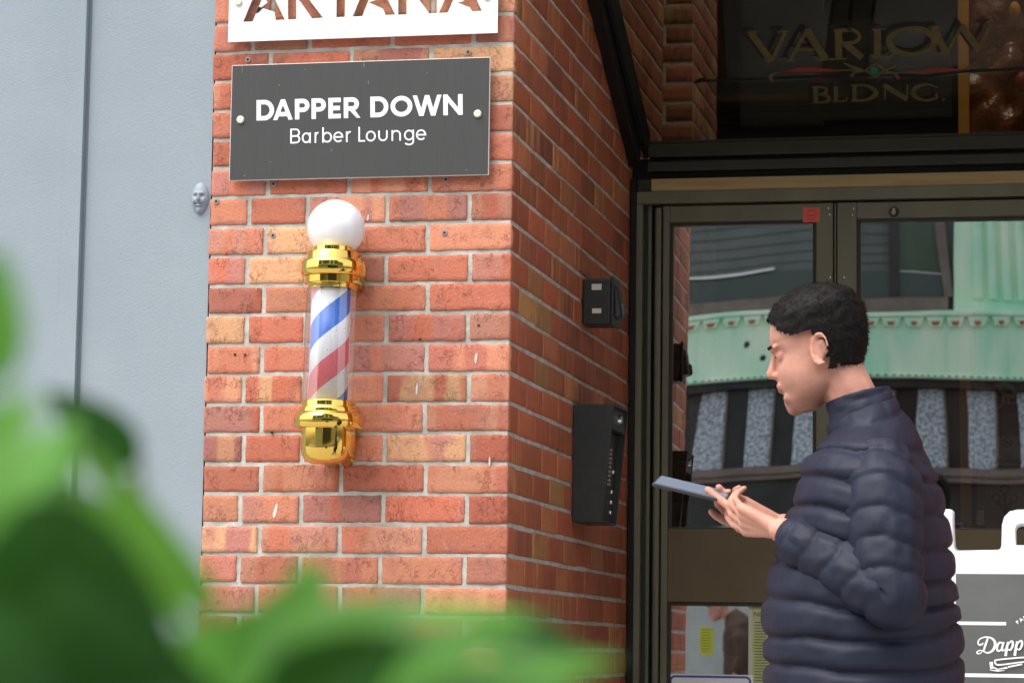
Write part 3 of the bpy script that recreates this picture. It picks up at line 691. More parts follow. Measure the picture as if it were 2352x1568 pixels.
cap(548, 5.5, YW-.002, ws); cap(1118, -7, YW-.002, ws)
for x in (-.71, -.06): b = MB(); b.tube([(x, YW+.002, 2.63), (x, .004, 2.63)], .007, 10); b.build('standoff', M_steel, ws)

# wall plugs left in the brick
plugs = [(569.5, 138), (1075, 121), (627, 541), (1021, 535), (628.5, 423), (1024, 413), (497, 463), (540, 814), (563, 815), (1099, 747), (965, 779), (624, 993)]
plug_labels = ['empty wall plug above the upper left corner of the charcoal sign', 'empty wall plug above the upper right corner of the charcoal sign',
 'empty wall plug in the brick left of the white globe', 'empty wall plug in the brick right of the white globe',
 'empty wall plug just below the left part of the charcoal sign', 'empty wall plug just below the right part of the charcoal sign',
 'empty wall plug beside the small grey face ornament', 'left of two tiny screw holes left of the pole stripes', 'right of two tiny screw holes left of the pole stripes',
 'tiny screw hole in the end brick beside the pillar corner, level with the stripes', 'tiny screw hole in a bed joint right of the striped cylinder',
 'tiny screw hole in a bed joint just left of the lower gold cap']
for i, (x, y) in enumerate(plugs):
    c = at(x, y, 0); r = (.0062 if i in (0, 1, 2, 3, 4, 5, 6) else .0032)
    b = MB(); 
    e = empty('wall_plug', (c.x, 0, c.z), plug_labels[i], 'wall plug' if r > .005 else 'screw hole', 'wall plugs and screw holes left in the brick pillar')
    if r > .005:
        b.tube([(c.x, .004, c.z), (c.x, -.0022, c.z), (c.x, -.0026, c.z)], [r*1.25, r*1.2, r], 16); b.build('collar', mat('plug', (.30, .25, .23), .6) if 'plug' not in MATS else MATS['plug'], e)
    b = MB(); b.tube([(c.x, .004, c.z), (c.x, -.0030, c.z)], r*.55 if r > .005 else r, 12); b.build('hole', M_hole, e)

M_smear = mat('mortar_smear', (.55, .54, .50), .9, col2=(.66, .65, .62), nscale=60)
for (x, y, w_, h_, an) in ((632, 1172, 4, 17, .25), (1093, 822, 3, 13, .1), (957, 893, 2, 14, .05), (610, 1445, 3, 16, .6), (497, 462, 5, 6, .3), (1124, 1060, 2, 12, 0), (845, 500, 2, 8, .1)):
    c = at(x, y, -.001); b = MB(); P = []; kx = w_*.00105; kz = h_*.00105; n_ = 14
    for yy in (-.0018, .001):
        for i in range(n_):
            t = 2*pi*i/n_; q = 1+.35*noise.noise(Vector((x, y, i*.9))); px_, pz_ = kx*cos(t)*q, kz*sin(t)*q
            P.append((c.x+px_*cos(an)+pz_*sin(an), yy, c.z-px_*sin(an)+pz_*cos(an)))
    b.loft([P[:n_], P[n_:]]); b.build('mortar_smear', M_smear, bb)

# ================================================================== FACE ORNAMENT
c = at(457, 455, -.004)
fm = MB(); V = []; Fc = []; n1, n2 = 40, 56
Wd, Hd = .0245, .0415
def gau(x, z, cx, cz, sx_, sz_): return math.exp(-((x-cx)/sx_)**2-((z-cz)/sz_)**2)
for j in range(n2+1):
    for i in range(n1+1):
        th = pi*i/n1; ph = pi*j/n2-pi/2
        x = -cos(th); z = sin(ph); k = math.sqrt(max(0, 1-z*z)); X = x*k*(1-.22*max(0, -z)**1.5); Z = z
        d = .55*sin(th)*k
        d += .36*gau(X, Z, 0, -.12, .13, .17)+.12*gau(X, Z, 0, .12, .09, .2)
        d -= .22*gau(X, Z, -.36, .14, .2, .09)+.22*gau(X, Z, .36, .14, .2, .09)
        d += .10*gau(X, Z, -.36, .15, .12, .05)+.10*gau(X, Z, .36, .15, .12, .05)
        d += .10*gau(X, Z, -.33, .30, .25, .07)+.10*gau(X, Z, .33, .30, .25, .07)
        d -= .16*gau(X, Z, 0, -.29, .22, .035)
        mz = -.47+.30*X*X
        d -= .20*gau(0, Z, 0, mz+.07, 1, .022)*(abs(X) < .48); d -= .20*gau(0, Z, 0, mz-.07, 1, .022)*(abs(X) < .42)
        d += .07*gau(0, Z, 0, mz, 1, .05)*(abs(X) < .45)
        d += .14*gau(X, Z, -.52, -.22, .16, .2)+.14*gau(X, Z, .52, -.22, .16, .2)
        d -= .10*gau(X, Z, -.42, -.36, .05, .16)+.10*gau(X, Z, .42, -.36, .05, .16)
        d += .14*gau(X, Z, 0, -.80, .22, .14)
        V.append((c.x+X*Wd, .008-d*Wd*1.25, c.z+Z*Hd))
for j in range(n2):
    for i in range(n1): a = j*(n1+1)+i; Fc.append((a, a+1, a+n1+2, a+n1+1))
fm.v = V; fm.f = Fc
M_face = mat('ornament_paint', (.25, .285, .33), .5)
o = fm.build('face_ornament', M_face, None, smooth=True)
tag(o, 'tiny smiling face cast painted the same grey, stuck on the wall edge', 'ornament')

# ================================================================== BARBER POLE
bp = empty('barber_pole', (-.43, -.085, 1.446), 'red white and blue striped barber pole with gold caps and white globe', 'barber pole')
YC = -.120
pz = lambda y: 2.103-(y-65)*.000464
def ax(z): return -.4215-(2.10-z)*.0125         # slight lean of the axis
def dring(z, r, back=True, ys=.0, n=28):
    cx = ax(z); P = []
    for i in range(n+1):
        t = pi+pi*i/n; P.append((cx+r*cos(t), YC+r*sin(t), z))
    rb = r*.985
    P += [(cx+rb, YC+.034, z), (cx+rb*.74, YC+.040, z), (cx+rb*.74, -.002, z), (cx-rb*.74, -.002, z), (cx-rb*.74, YC+.040, z), (cx-rb, YC+.034, z)]
    return P
def dloft(levels, name):
    b = MB(); b.loft([dring(z, r) for z, r in levels]); o = b.build(name, M_gold, bp); smoothang(o, 38); return o
k = .000451
def lv(*a): return [(pz(y), hw*k) for y, hw in a]
dloft(lv((556, 120), (555, 126), (536, 130), (532, 130), (531, 142), (529, 148), (494, 150), (491, 146), (489, 160), (478, 170), (465, 173), (425, 173), (412, 170), (405, 162), (404, 142), (400, 140), (366, 140), (360, 136), (359, 110), (357, 106), (334, 105), (332, 100)), 'top_cap')
dloft(lv((1481, 45), (1478, 85), (1470, 104), (1452, 122), (1430, 134), (1395, 139), (1300, 141), (1299, 160), (1296, 176), (1285, 182), (1245, 183), (1225, 178), (1215, 165), (1212, 152), (1208, 152), (1188, 151), (1184, 148), (1183, 139), (1180, 138), (1158, 138), (1152, 136)), 'bottom_cap')
b = MB(); zc = pz(224); b.ell((ax(zc), YC+.022, zc), (.0722, .0722, .0722), n=48, m=32); b.build('globe', M_globe, bp, smooth=True)
b = MB(); b.tube([(ax(pz(1150)), YC, pz(1150)), (ax(pz(560)), YC, pz(560))], .0480, 64)
st_ = b.build('striped_cylinder', M_white, bp, smooth=True)
m = bpy.data.materials.new('barber_stripes'); m.use_nodes = True; n = m.node_tree; p = n.nodes['Principled BSDF']; p.inputs['Roughness'].default_value = .35
tc = n.nodes.new('ShaderNodeTexCoord'); sx = n.nodes.new('ShaderNodeSeparateXYZ'); n.links.new(tc.outputs['Object'], sx.inputs[0])
def mth(op, a, b_=None, c_=None):
    x = n.nodes.new('ShaderNodeMath'); x.operation = op
    for i, v in enumerate((a, b_, c_)):
        if v is None: continue
        if isinstance(v, (int, float)): x.inputs[i].default_value = v
        else: n.links.new(v, x.inputs[i])
    return x.outputs[0]
ang = mth('ARCTAN2', mth('SUBTRACT', sx.outputs[1], YC), mth('SUBTRACT', sx.outputs[0], mth('MULTIPLY_ADD', sx.outputs[2], .0125, -.4215-2.10*.0125)))
# angle pi (left) -> -pi/2 (front) -> 0 (right): left=-pi side
a01 = mth('FRACT', mth('ADD', mth('DIVIDE', ang, 2*pi), .5))          # left 0, front .25, right .5
ph = mth('FRACT', mth('SUBTRACT', mth('DIVIDE', mth('SUBTRACT', sx.outputs[2], pz(810)-.026), .252), mth('MULTIPLY', a01, .95)))
rp_ = n.nodes.new('ShaderNodeValToRGB'); rp_.color_ramp.interpolation = 'CONSTANT'; e = rp_.color_ramp.elements
WHT = (.80, .80, .82, 1); BLU = (.045, .16, .62, 1); RED_ = (.86, .17, .20, 1)
e[0].position = 0; e[0].color = BLU; e[1].position = .13; e[1].color = WHT
x = e.new(.37); x.color = RED_; x = e.new(.63); x.color = WHT; x = e.new(.87); x.color = BLU
n.links.new(ph, rp_.inputs[0]); n.links.new(rp_.outputs[0], p.inputs['Base Color'])
st_.data.materials.clear(); st_.data.materials.append(m)
G_tube = glassmat('acrylic', .17, (.96, .96, .97), .03, fres=.9)
b = MB()
zt1, zt0 = pz(556), pz(1152)
rr = []
for z, r in ((zt0, .0622), (zt1, .0622)):
    rr.append([(ax(z)+r*cos(2*pi*i/64), YC+r*sin(2*pi*i/64), z) for i in range(64)])
b.loft(rr, True, False); b.build('acrylic_tube', G_tube, bp, smooth=True)
# condensation film on the right half of the tube
dr = MB()
for i in range(90):
    t = radians(random.uniform(-80, -15)); z = random.uniform(zt0+.02, zt1-.005); r = random.choice([.0005, .0007, .0012])
    cx = ax(z)+.0622*cos(t); cy = YC+.0622*sin(t); dr.ell((cx, cy, z), (r, r, r*1.5), n=8, m=5)
tag(dr.build('droplets', glassmat('water_drop', .35, (.35, .37, .45), .05), bp, smooth=True), kind='stuff')
b = MB(); b.box(-.47, -.39, YC+.03, .003, 1.62, 1.86)
# ================================================================== SIDE WALL BOXES
pA = atX(1336, 640, 0); pB = atX(1336, 745, 0)
y0b = pA.y; z1b, z0b = 2.046, 1.916
sb = empty('sensor_box', (0, y0b, z0b), 'small black sensor housing with two pale stickers on the side brick wall', 'sensor')
box('housing', M_boxblk, sb, .001, .083, y0b, y0b+.10, z0b, z1b, bevel=.006)
box('rim', M_boxblk, sb, .083, .092, y0b-.004, y0b+.108, z0b-.004, z1b+.006, bevel=.004)
b = MB(); b.hexa([(.092, y0b+.012, 1.935), (.112, y0b+.02, 1.943), (.112, y0b+.085, 1.943), (.092, y0b+.095, 1.935), (.092, y0b+.012, 2.030), (.1, y0b+.02, 2.022), (.1, y0b+.085, 2.022), (.092, y0b+.095, 2.030)])
b.build('lens_cover', MATS['black_box_plastic'], sb, bevel=.006)
b = MB(); b.capsule((.108, y0b+.05, 1.95), (.106, y0b+.05, 1.97), .012); b.build('sensor_eye', mat('grey_plastic', (.06, .065, .065), .35), sb, smooth=True)
for (x, y, x2, y2) in ((1358.5, 652, 1381, 666), (1359.5, 708, 1380.5, 719.5)):
    q0 = at(x, y2, y0b); q1 = at(x2, y, y0b)
    box('label', M_edge, sb, q0.x, q1.x, y0b-.0012, y0b-.0002, q0.z, q1.z)
# intercom
yI = atX(1314, 1050, 0).y
ic = empty('intercom', (0, yI, 1.355), 'tall charcoal metal intercom hood with silver buttons on the side brick wall', 'intercom')
zI0, zI1 = 1.355, 1.679; DY = .235
b = MB()   # near cheek plate, wedge shape
def wedge(y0_, y1_, xs=0):
    b.hexa([(.001, y0_, zI0), (.085+xs, y0_, zI0), (.085+xs, y1_, zI0), (.001, y1_, zI0), (.001, y0_, zI1), (.116+xs, y0_, zI1), (.116+xs, y1_, zI1), (.001, y1_, zI1)])
wedge(yI, yI+.004); wedge(yI+DY-.004, yI+DY)
b.box(.001, .118, yI+.0042, yI+DY-.0042, zI1-.004, zI1); b.box(.001, .084, yI+.0042, yI+DY-.0042, zI0, zI0+.004)
b.build('hood', M_boxmet, ic, bevel=.0012)
b = MB(); b.hexa([(.001, yI+.005, zI0+.005), (.072, yI+.005, zI0+.005), (.072, yI+DY-.005, zI0+.005), (.001, yI+DY-.005, zI0+.005), (.001, yI+.005, zI1-.07), (.088, yI+.005, zI1-.07), (.088, yI+DY-.005, zI1-.07), (.001, yI+DY-.005, zI1-.07)])
b.build('face_plate', M_boxmet, ic)
b = MB(); b.box(.001, .108, yI+.005, yI+DY-.005, zI1-.066, zI1-.0045); b.build('speaker_housing', M_boxmet, ic)
b = MB(); b.tube([(.106, yI+.125, zI1-.033), (.117, yI+.125, zI1-.033)], [.013, .012], 18); b.build('lock_button', M_chrome, ic)
for i, (z, dy_) in enumerate(((1.389, .178), (1.418, .178), (1.447, .178), (1.503, .182))):
    b = MB(); b.ell((.0745+(z-1.36)*.055, yI+dy_, z), (.006, .0065, .0065), n=14, m=8); b.build('button', M_chrome, ic, smooth=True)
b = MB()
for i in range(9): b.box(.075+i*.0012, .084+i*.0006, yI+.115, yI+.140, 1.462+i*.012, 1.469+i*.012)
tag(b.build('name_strip', MATS['plug'], ic), kind='stuff')

# ================================================================== PAPERS ON THE DOOR
YG = YD+.016
def sheet(name, m, x0, y0, x1, y1, Y, label, cat, th=.0006, group=None):
    a = at(x0, y1, Y); c = at(x1, y0, Y)
    e = empty(name, ((a.x+c.x)/2, Y, a.z), label, cat, group)
    box('sheet', m, e, a.x, c.x, Y, Y+th, a.z, c.z); return e, a, c
yp, a, c = sheet('notice', M_yell, 1607, 1440, 1638, 1502, YG, 'small yellow paper taped to the lower pane of the left door', 'notice')
b = MB()
for i in range(9): z = c.z-.008-i*.0082; b.box(a.x+.006, c.x-.006-.004*(i % 3), YG-.0006, YG-.0002, z, z+.0016)
b.build('print', mat('faint_ink', (.30, .38, .05), .7), yp)
yp, a, c = sheet('notice', M_yell2, 1718, 1388, 1796, 1600, YG+.0002, 'large yellow green printed notice beside the walking man', 'notice')
b = MB()
for i in range(24): z = c.z-.055-i*.0088; b.box(a.x+.018, c.x-.03-.006*((i*7) % 4), YG-.0006, YG-.0002, z, z+.0022)
b.build('print', M_ink, yp)
box('border', M_paper, yp, a.x-.0001, a.x+.010, YG-.0009, YG-.0004, a.z, c.z)
def bfont(txt, size, loc, m, par, name='print', ext=.0004, rot=0, bold=0):
    fc = bpy.data.curves.new(name, 'FONT'); fc.body = txt; fc.size = size; fc.extrude = ext/2; fc.align_x = 'CENTER'; fc.align_y = 'CENTER'; fc.offset = bold
    t = bpy.data.objects.new('tmp', fc); COL.objects.link(t); bpy.context.view_layer.update()
    me = bpy.data.meshes.new_from_object(t.evaluated_get(bpy.context.evaluated_depsgraph_get())); bpy.data.objects.remove(t)
    me.transform(Matrix.Translation(loc) @ Matrix.Rotation(pi/2, 4, 'X') @ Matrix.Rotation(rot, 4, 'Z'))
    me.materials.clear(); me.materials.append(m)
    o = bpy.data.objects.new(name, me); COL.objects.link(o); o.parent = par; o.matrix_parent_inverse = Matrix.Translation(-Vector(par.location)); return o
bfont('NOTICE', .021, ((a.x+c.x)/2+.002, YG-.0006, c.z-.030), M_ink, yp)
sgn, a, c = sheet('door_sign', M_white, 1532, 1549, 1729, 1640, YG-.001, 'white sign with a blue rounded border at the foot of the photo', 'sign')
b = MB(); oo = Vector(((a.x+c.x)/2, YG-.001, (a.z+c.z)/2)); hw, hh, r = (c.x-a.x)/2-.009, (c.z-a.z)/2-.007, .014
pts = arc(hw-r, hh-r, r, r, 0, 90, 6)+arc(-hw+r, hh-r, r, r, 90, 180, 6)+arc(-hw+r, -hh+r, r, r, 180, 270, 6)+arc(hw-r, -hh+r, r, r, 270, 360, 6)
ribbon(b, pts, .0065, oo, ex_, ez_, ny, .0005, .0003, True); b.build('border', M_blue, sgn)
# ---- lobby notices seen through the right door
YN = 2.75
def lob(x0, y0, x1, y1, m, name, label): return sheet(name, m, x0, y0, x1, y1, YN, label, 'notice', .002)
M_dpaper = mat('dark_notice', (.012, .016, .018), .5)
e1, a, c = lob(2265, 868, 2352, 948, M_dpaper, 'notice', 'dark notice with a pale hand and house symbol inside the right door')
b = MB(); oo = Vector(((a.x+c.x)/2, YN, (a.z+c.z)/2)); W_ = (c.x-a.x)/2
ribbon(b, [(-.45*W_, .6*W_), (.1*W_, .65*W_), (.5*W_, .2*W_), (.3*W_, -.05*W_), (-.1*W_, .1*W_)], .2*W_, oo, ex_, ez_, ny, .0015, .0005, True)
ribbon(b, [(-.1*W_, .1*W_), (-.15*W_, -.4*W_), (-.35*W_, -.7*W_)], .12*W_, oo, ex_, ez_, ny, .002, .0005)
ribbon(b, [(.15*W_, -.05*W_), (.6*W_, -.05*W_), (.6*W_, -.4*W_), (.15*W_, -.4*W_)], .08*W_, oo, ex_, ez_, ny, .0025, .0005, True)
b.build('symbol', M_paper, e1)
e2, a, c = lob(2275, 1003, 2352, 1070, M_paper, 'notice', 'pale NO SMOKING notice inside the right door')
oo = Vector(((a.x+c.x)/2-.001, YN, c.z-.018)); b = MB()
ribbon(b, arc(0, 0, .0145, .0145, 0, 360, 24)[:-1], .0028, oo, ex_, ez_, ny, .0008, .0004, True); ribbon(b, [(-.01, .01), (.01, -.01)], .0028, oo, ex_, ez_, ny, .0012, .0004); ribbon(b, [(-.010, -.001), (.010, -.001)], .0025, oo, ex_, ez_, ny, .0016, .0004)
b.build('symbol', M_inkred, e2)
bfont('NO', .019, ((a.x+c.x)/2, YN-.001, a.z+.034), M_ink, e2); bfont('SMOKING', .019, ((a.x+c.x)/2, YN-.001, a.z+.017), M_ink, e2)
e3, a, c = lob(2262, 1084, 2352, 1215, M_paper, 'notice', 'pale notice with three dark red round marks inside the right door')
oo = Vector(((a.x+c.x)/2, YN, (a.z+c.z)/2+.01)); b = MB()
for (cx_, cz_, q) in ((0, .03, 0), (-.028, 0, 1), (.028, 0, 2)):
    ribbon(b, arc(cx_, cz_, .013, .013, 0, 360, 18)[:-1], .0035, oo, ex_, ez_, ny, .001+q*.0003, .0004, True)
    ribbon(b, [(cx_, cz_-.012), (cx_*.5, cz_*.2-.02), (0, -.055)], [.016, .010, .004], oo, ex_, ez_, ny, .002+q*.0003, .0004)
b.build('symbol', M_inkred, e3)
b = MB()
for i in range(2): b.box(a.x+.012, c.x-.012, YN-.001, YN-.0003, c.z-.014-i*.009, c.z-.010-i*.009)
b.build('print', M_ink, e3)
# lobby screen the notices hang on
lb = MB()
lb.box(1.06, 1.7, YN+.004, YN+.03, .15, 2.44); lb.build('lobby_screen', mat('lobby_wood', (.20, .10, .07), .5, col2=(.27, .15, .10), nscale=5), bb)
b = MB(); xa = at(2240, 1000, 2.72); 
b.box(1.035, 1.06, 2.70, 2.74, .15, 2.44); b.build('lobby_screen_post', mat('rose_wood', (.55, .26, .20), .5), bb)
b = MB(); q0 = at(2243, 1210, 2.5); q1 = at(2259, 1172, 2.5); b.box(q0.x, q1.x, 2.5, 2.52, q0.z-.01, q1.z); o = b.build('card_stand', M_white, None, bevel=.001)
tag(o, 'small upright white card inside the right door near the sandwich board', 'card')
q0 = at(2225, 1222, 2.46); q1 = at(2262, 1206, 2.46); o = box('red_box', M_red, None, q0.x, q1.x, 2.46, 2.49, q0.z, q1.z, bevel=.001)
tag(o, 'low red box in front of the white card inside the door', 'box')
o = box('lobby_counter', MATS['lobby_wood'], None, .85, 1.0, 2.44, 2.56, .151, q0.z-.0005, bevel=.004)
tag(o, 'brown wooden counter inside the right door under the red box', 'counter')

# ================================================================== SANDWICH BOARD
YA = .25
ab = empty('sandwich_board', (1.37, YA, .15), 'white plastic framed sandwich board with dark barber lounge poster at the entrance', 'sandwich board')
A = lambda x, y: at(x, y, YA)
xl = A(2190, 1318).x; cxA = xl+.31; zr = A(2180, 1316).z; zrt = A(2180, 1269).z; zh = A(2351, 1175).z
def mir(pts): return pts
# front silhouette, built as curve with hole
cu = bpy.data.curves.new('frame', 'CURVE'); cu.dimensions = '2D'; cu.fill_mode = 'BOTH'; cu.extrude = .016; cu.bevel_depth = .004; cu.bevel_resolution = 2
def P2(x, y): p = A(x, y); return (p.x, p.z)
half = [P2(2166, 1176), P2(2169, 1172), P2(2180, 1172), P2(2184, 1176), P2(2184, 1200), P2(2186, 1255), P2(2190, 1264), P2(2197, 1268), P2(2290, 1267), P2(2300, 1262), P2(2303, 1252), P2(2304, 1205), P2(2309, 1188), P2(2320, 1177), P2(2336, 1173)]
full = half+[(2*cxA-x, z) for x, z in half[::-1]]
lowL = [(xl+.012-.0, .22), (xl+.012, .20)]
full += [(2*cxA-xl+.004, zr), (2*cxA-xl+.03, .16), (2*cxA-xl-.02, .16), (2*cxA-xl-.035, zr), (xl+.035, zr), (xl+.02, .16), (xl-.03, .16), (xl-.004, zr)]
spl2 = cu.splines.new('POLY'); spl2.points.add(len(full)-1)
for q, p in zip(spl2.points, full): q.co = (p[0], p[1], 0, 1)
spl2.use_cyclic_u = True
hl = [P2(2329, 1255), P2(2328, 1215), P2(2333, 1204), P2(2342, 1200)]
hole = hl+[(2*cxA-x, z) for x, z in hl[::-1]]
s = cu.splines.new('POLY'); s.points.add(len(hole)-1)
for q, p in zip(s.points, hole): q.co = (p[0], p[1], 0, 1)
s.use_cyclic_u = True
tmp = bpy.data.objects.new('tmp', cu); COL.objects.link(tmp); bpy.context.view_layer.update()
me = bpy.data.meshes.new_from_object(tmp.evaluated_get(bpy.context.evaluated_depsgraph_get())); bpy.data.objects.remove(tmp)
me.transform(Matrix.Translation((0, YA+.02, 0)) @ Matrix.Rotation(pi/2, 4, 'X')); me.materials.clear(); me.materials.append(M_plastic)
fo = bpy.data.objects.new('frame', me); COL.objects.link(fo); fo.parent = ab; fo.matrix_parent_inverse = Matrix.Translation(-Vector(ab.location)); smoothang(fo, 40)
fo2 = fo.copy(); COL.objects.link(fo2); fo2.parent = ab
fo2.matrix_parent_inverse = Matrix.Translation(-Vector(ab.location)) @ Matrix.Translation((0, YA+.09, 1.2)) @ Matrix.Rotation(radians(12), 4, 'X') @ Matrix.Translation((0, -YA, -1.2))
box('poster', M_chalk, ab, xl+.005, 2*cxA-xl-.005, YA-.006, YA-.001, .25, zr-.0005, bevel=.001)
YQ = YA-.006
def q2(x, y): return at(3400/1.6328+x*.14061, 2200/1.6328+y*.14061, YQ)
oQ = q2(1200, 900); exQ = (q2(1900, 900)-oQ)/700; ezQ = (oQ-q2(1200, 1400))/500; exQ.z = 0
wl = MB()
def rq(pts, wd, l=.0008, closed=False):
    if len(pts) > 3: pts, wd = sm(pts, wd, 5, closed)
    ribbon(wl, [(x-1200, 900-y) for x, y in pts], wd, oQ, exQ, ezQ, nY, l, .0005, closed)
rq([(560, 590), (1620, 590)], 56); rq([(600, 1437), (2600, 1437)], 60); rq([(2950, 590), (3900, 590)], 56)
# script D a p p
rq([(1245, 905), (1225, 930), (1180, 940), (1160, 905), (1180, 855), (1240, 820), (1320, 812), (1400, 840), (1440, 905), (1430, 980), (1380, 1045), (1310, 1068), (1240, 1040), (1195, 1030), (1145, 1055), (1150, 1080), (1190, 1082), (1240, 1040)], [14, 30, 26, 24, 22, 22, 24, 34, 44, 46, 36, 26, 20, 16, 24, 22, 16, 12], .0008)
rq([(1320, 830), (1285, 930), (1250, 1040)], [30, 38, 30], .0012)
rq([(1560, 905), (1510, 900), (1475, 960), (1475, 1020), (1505, 1035), (1545, 1000), (1570, 900)], [24, 32, 36, 34, 28, 22, 20], .0016)
rq([(1580, 890), (1550, 1000), (1570, 1030), (1600, 1000)], [34, 36, 28, 16], .0020)
for i, dx in enumerate((0, 150, 430)):
    dy = -.06*dx
    if i < 2: rq([(1655+dx, 885+dy), (1630+dx, 985+dy), (1610+dx, 1118+dy)], [40, 42, 44], .0024+i*.001)
    if i < 2: rq([(1640+dx, 960+dy), (1690+dx, 880+dy), (1725+dx, 885+dy), (1725+dx, 950+dy), (1690+dx, 1015+dy), (1645+dx, 1005+dy)], [16, 24, 36, 38, 30, 20], .0028+i*.001)
rq([(1990, 965), (2060, 930), (2065, 880), (2020, 870), (1995, 920), (2010, 985), (2070, 990), (2120, 940)], [16, 18, 26, 30, 40, 34, 24, 16], .005)
rq([(2120, 940), (2150, 850), (2200, 860), (2180, 930)], [18, 34, 26, 22], .0055)
# razor emblem
rq([(1440, 1205), (1480, 1180), (1840, 1140), (2200, 1120), (2260, 1140), (2200, 1170), (1850, 1215), (1520, 1262), (1450, 1245)], [26, 26, 26, 30, 30, 26, 22, 26, 26], .0032, True)
rq([(1375, 1215), (1385, 1330)], [60, 44], .0036); rq([(1350, 1345), (1480, 1362), (1600, 1350)], [10, 24, 6], .004)
rq([(1400, 1300), (1500, 1345)], 22, .0042); rq([(1500, 1330), (1640, 1305)], [14, 34], .0044); rq([(1650, 1295), (1880, 1245)], 26, .0046)
wl.build('lettering', M_white, ab)
for i, (chh, x, y, ro) in enumerate((('B', 1812, 572, .85), ('A', 1865, 533, .70), ('R', 1930, 500, .56), ('B', 2000, 470, .43), ('E', 2072, 447, .3), ('R', 2148, 430, .16))):
    p = q2(x, y); bfont(chh, .0125, (p.x, YQ-.0008, p.z), M_white, ab, 'lettering', rot=ro, bold=.0005)
# ================================================================== BUILDING ACROSS THE STREET (seen mirrored in the doors)
YO = -18.4
ob = empty('shop_building', (-.5, YO, 0), 'shop with green copper band and grey siding across the street, mirrored in the door glass', 'building')
X0, X1 = -13.5, 12.5
# the left pane is turned about 1.3 degrees, so it shows the street a little further along
box('wall', M_shopgrey, ob, X0, X1, YO-8, YO-.02, 0, 11)
box('copper_band', M_copper, ob, X0, X1, YO-.019, YO+.30, 3.90, 4.50)
b = MB(); b.box(X0, X1, YO-.019, YO+.36, 4.501, 4.555); b.box(X0, X1, YO-.019, YO+.34, 3.86, 3.8995)
b.build('copper_moulding', M_copper, ob, bevel=.01)
b = MB(); x = X0
while x < X1: b.box(x, x+.006, YO+.3003, YO+.306, 3.91, 4.40); x += .62
tag(b.build('copper_seam', M_copper, ob), kind='stuff')
b = MB(); x = X0+.1
while x < X1:
    b.hexa([(x, YO+.3003, 4.40), (x+.12, YO+.3003, 4.40), (x+.12, YO+.34, 4.40), (x, YO+.34, 4.40), (x-.04, YO+.3003, 4.495), (x+.16, YO+.3003, 4.495), (x+.16, YO+.35, 4.495), (x-.04, YO+.35, 4.495)]); x += .222
tag(b.build('copper_dentil', M_copper, ob), kind='stuff')
b = MB(); x = X0+.1
while x < X1: w_ = random.uniform(.03, .055); b.hexa([(x+.06-w_*.6, YO+.341, 4.41), (x+.06+w_*.6, YO+.341, 4.41), (x+.06+w_*.6, YO+.343, 4.41), (x+.06-w_*.6, YO+.343, 4.41), (x+.06-w_, YO+.352, 4.45), (x+.06+w_, YO+.352, 4.45), (x+.06+w_, YO+.353, 4.45), (x+.06-w_, YO+.353, 4.45)]); x += .222
tag(b.build('rust_marks', M_rust, ob), kind='stuff')
b = MB(); x = X0+.02
while x < X1: b.box(x, x+.028, YO+.3403, YO+.3440, 3.872, 3.892); x += .0735
tag(b.build('drain_slots', M_brownledge, ob), kind='stuff')
for x, z in ((-1.17, 4.22), (-.98, 4.08)):
    q = MB(); q.ell((x, YO+.302, z), (.035, .01, .03), n=7, m=5); q.build('hole', M_shopdark, ob)
# above the band
box('ledge', M_brownledge, ob, X0, .79, YO-.019, YO+.10, 4.556, 4.73, bevel=.01)
box('lower_strip', mat('strip_green', (.05, .075, .065), .5), ob, X0, .79, YO-.019, YO+.03, 4.731, 5.0)
box('light_rail', mat('bare_aluminium', (.75, .77, .75), .35, .3), ob, -4.8, -1.0, YO-.019, YO+.05, 5.02, 5.045)
b = MB(); z = 5.1
while z < 9: b.box(X0, .19, YO-.019, YO-.008, z, z+.006); z += .11
b.build('siding_joints', mat('siding_joint', (.065, .08, .073), .6), ob)
box('mullion', M_shopdark, ob, .17, .27, YO-.019, YO+.06, 4.731, 8)
box('pane', M_greenpane, ob, .27, .75, YO-.019, YO+.01, 4.78, 8)
box('light_rail', MATS['bare_aluminium'], ob, .28, .74, YO+.011, YO+.02, 4.99, 5.01)
b = MB(); b.hexa([(.74, YO-.018, 4.735), (.84, YO-.018, 4.735), (.84, YO+.08, 4.735), (.74, YO+.08, 4.735), (.61, YO-.018, 6.2), (.69, YO-.018, 6.2), (.69, YO+.08, 6.2), (.61, YO+.08, 6.2)])
b.build('slanted_frame', M_brownledge, ob)
def pillar(xa, xb):
    b = MB(); b.box(xa, xb, YO-.019, YO+.10, 4.556, 9.5)
    x = xa+.25
    while x < xb-.15:
        b.tube([(x, YO+.10, 4.70), (x, YO+.10, 9.3)], .055, 12); x += .15
    b.build('copper_pillar', M_copper, ob)
pillar(.85, 2.67)
pillar(5.5, 7.2); pillar(-8.5, -6.9)
